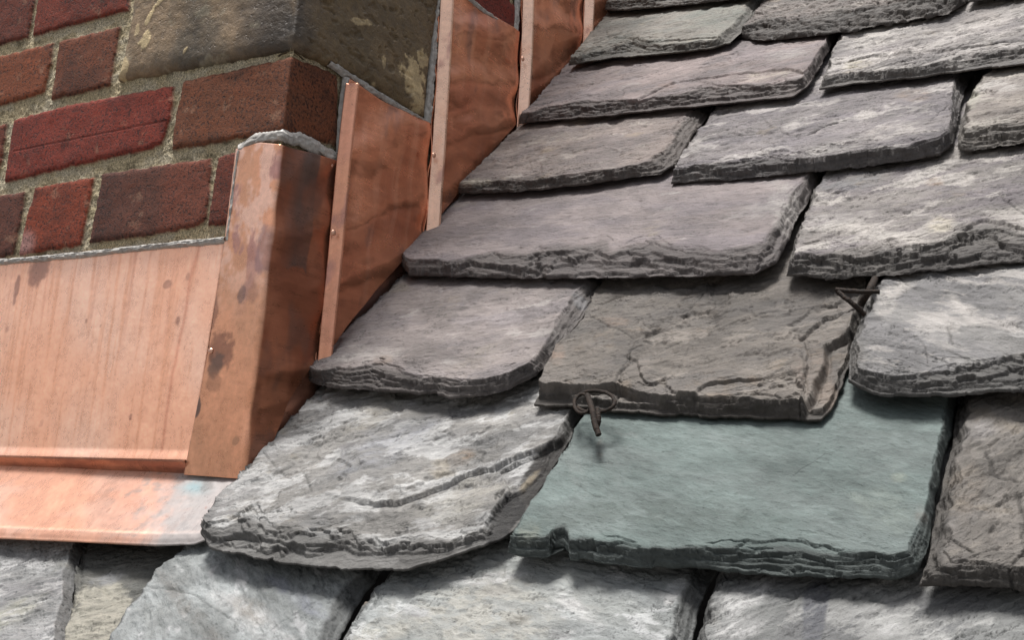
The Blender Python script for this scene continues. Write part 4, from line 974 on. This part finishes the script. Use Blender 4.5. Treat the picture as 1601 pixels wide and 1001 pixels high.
# base flashing turned up behind the stepped pieces, along the roof line
bf = piece('base_flashing', 'dark copper base flashing turned up along the roof line behind the stepped pieces')
q0, q1 = 0.0, 1.05
tt = math.tan(ROOF)
Lb = np.array([[.004, -.03], [.004, .06]]); Rb = np.array([[.9, .9 * tt - .03], [.9, .9 * tt + .06]])
def c_base(a, b, s, t):
    return withmet(mixc(np.broadcast_to(np.array([.46, .21, .14]), a.shape + (3,)).copy(), np.array([.20, .11, .09]), sstep(-.3, .3, fbm(a * 30, b * 30, 41, 4))), .75)
sheet('upstand', Lb, Rb, -.0012, c_base, 500, 40, bf, hf=lambda a, b, s, t: .0008 * fbm(a * 20, b * 20, 43, 3))

# apron lying on the roof below the panel
ap = empty('apron_flashing', CHM); tag(ap, 'copper apron lying on the slates under the front panel, whitened at its right end', 'copper flashing', group=cg)
AF = Frame(ROOFF.world(0, 0, -.002), ROOFF.A)
E = AF
tl = E.unl([(-520, 742), (0, 740), (293, 745), (352, 750), (372, 752)]); tl[:, 1] += .012
bl = E.unl([(-520, 812), (0, 838), (120, 843), (240, 849), (300, 846), (322, 838)], .001)
tl[0, 0] = bl[0, 0] = -.62; n_i, n_j = 420, 90
s = np.linspace(0, 1, n_i); t = np.linspace(0, 1, n_j); T1, B1 = resample(tl, n_i), resample(bl, n_i)
X = B1[:, 0][:, None] * (1 - t) + T1[:, 0][:, None] * t; Y = B1[:, 1][:, None] * (1 - t) + T1[:, 1][:, None] * t
Z = .0006 * fbm(X * 14, Y * 14, 3, 4) + .0008 * np.exp(-((t[None] - .10) / .03) ** 2) - .0016 * (1 - sstep(0, .06, t))[None] + .0010 * sstep(-.05, 0, X) * fbm(X * 60, Y * 60, 8, 4)
C = mixc(np.broadcast_to(CU1 * .72, X.shape + (3,)).copy(), CUP * .72, sstep(-.2, .4, fbm(X * 14, Y * 30, 5, 4)))
px, py = E.project(X, Y, Z)
wv = 26 * fbm(X * 30, Y * 30, 6, 5, .6)
C = mixc(C, np.array([.50, .28, .21]), sstep(120, 210, px + wv) * .7)
C = mixc(C, np.array([.28, .22, .19]), sstep(0, .4, fbm(X * 40, Y * 60, 7, 5, .6)) * sstep(140, 220, px) * .8)
C = mixc(C, CUP * .9, np.exp(-((t[None] - .11) / .02) ** 2) * .8)
C = mixc(C, np.array([.60, .30, .2]), np.exp(-((t[None] - .04) / .025) ** 2) * sstep(-.1, .3, fbm(X * 60, Y * 60, 17, 3)) * .7)
e1 = px + (py - 800) * .62 + wv
wh = sstep(195, 290, e1 + 30 * fbm(X * 90, Y * 90, 29, 4))
C = mixc(C, lin(146, 142, 140), wh * .95); C = mixc(C, lin(120, 144, 148), np.exp(-(np.hypot((px - 305) / 22, (py - 762) / 12)) ** 2) * .8)
C = mixc(C, lin(140, 138, 132), sstep(345, 365, e1) * .8)
C = mixc(C, lin(110, 104, 100), sstep(.25, .5, fbm(X * 50, Y * 50, 19, 4)) * wh * .5)
met = .6 * (1 - wh) * (1 - .5 * sstep(140, 240, px))
V, F, r = solid(X, Y, Z, -.003)
V = V @ E.A.T + (E.O - B0)
build('sheet', V, F, M_COPPER, parent=ap, col=ext_col(np.concatenate([C, met[..., None]], -1).reshape(-1, 4), r))

# ------------------------------------------------------------------ wires
def roofpt(px, py, h): return np.r_[ROOFF.un(px, py, h), h]
def wire(name, label, strands, mw=ROOFF.matrix()):
    parts = []
    for P, r, cl in strands:
        P = np.array([roofpt(*q) for q in P]); Q = spline(np.vstack([P, P[:1]]) if cl else P, 60)
        if cl: Q = Q[:-1]
        Q = Q + .0003 * np.random.RandomState(3).randn(*Q.shape).cumsum(0) * .12
        parts.append(tube(Q, r, 10, .05, 4, cl))
    V, F = join(parts)
    return tag(build(name, V, F, M_WIRE, mw=mw), label, 'wire tie', group='old iron wires caught between the slates')
th = np.linspace(0, 2 * math.pi, 13)[:-1]
el = [(930 + 32 * math.cos(t_), 628 + 17 * math.sin(t_), .015 + .003 * math.cos(t_)) for t_ in th]
el2 = [(911 + 13 * math.cos(t_), 631 + 15 * math.sin(t_), .016) for t_ in th]
wire('wire_ring', 'rusty wire twisted into a ring with a hanging tail, on the brown slate', [(el, 0.00114, True), (el2, 0.00104, True), ([(918, 618, .017), (926, 640, .019), (930, 662, .017), (937, 680, .014)], 0.00177, False), ([(934, 640, .018), (936, 655, .017), (934, 668, .014)], 0.00146, False)])
wire('wire_hook', 'dark iron wire bent like a letter T, in the joint beside the blue grey slate', [([(1307, 453, .020), (1340, 455, .021), (1376, 456, .020)], 0.00135, False), ([(1310, 456, .020), (1330, 472, .017), (1353, 492, .008)], 0.00146, False), ([(1368, 436, .006), (1360, 452, .012), (1346, 476, .004)], 0.00208, False)])
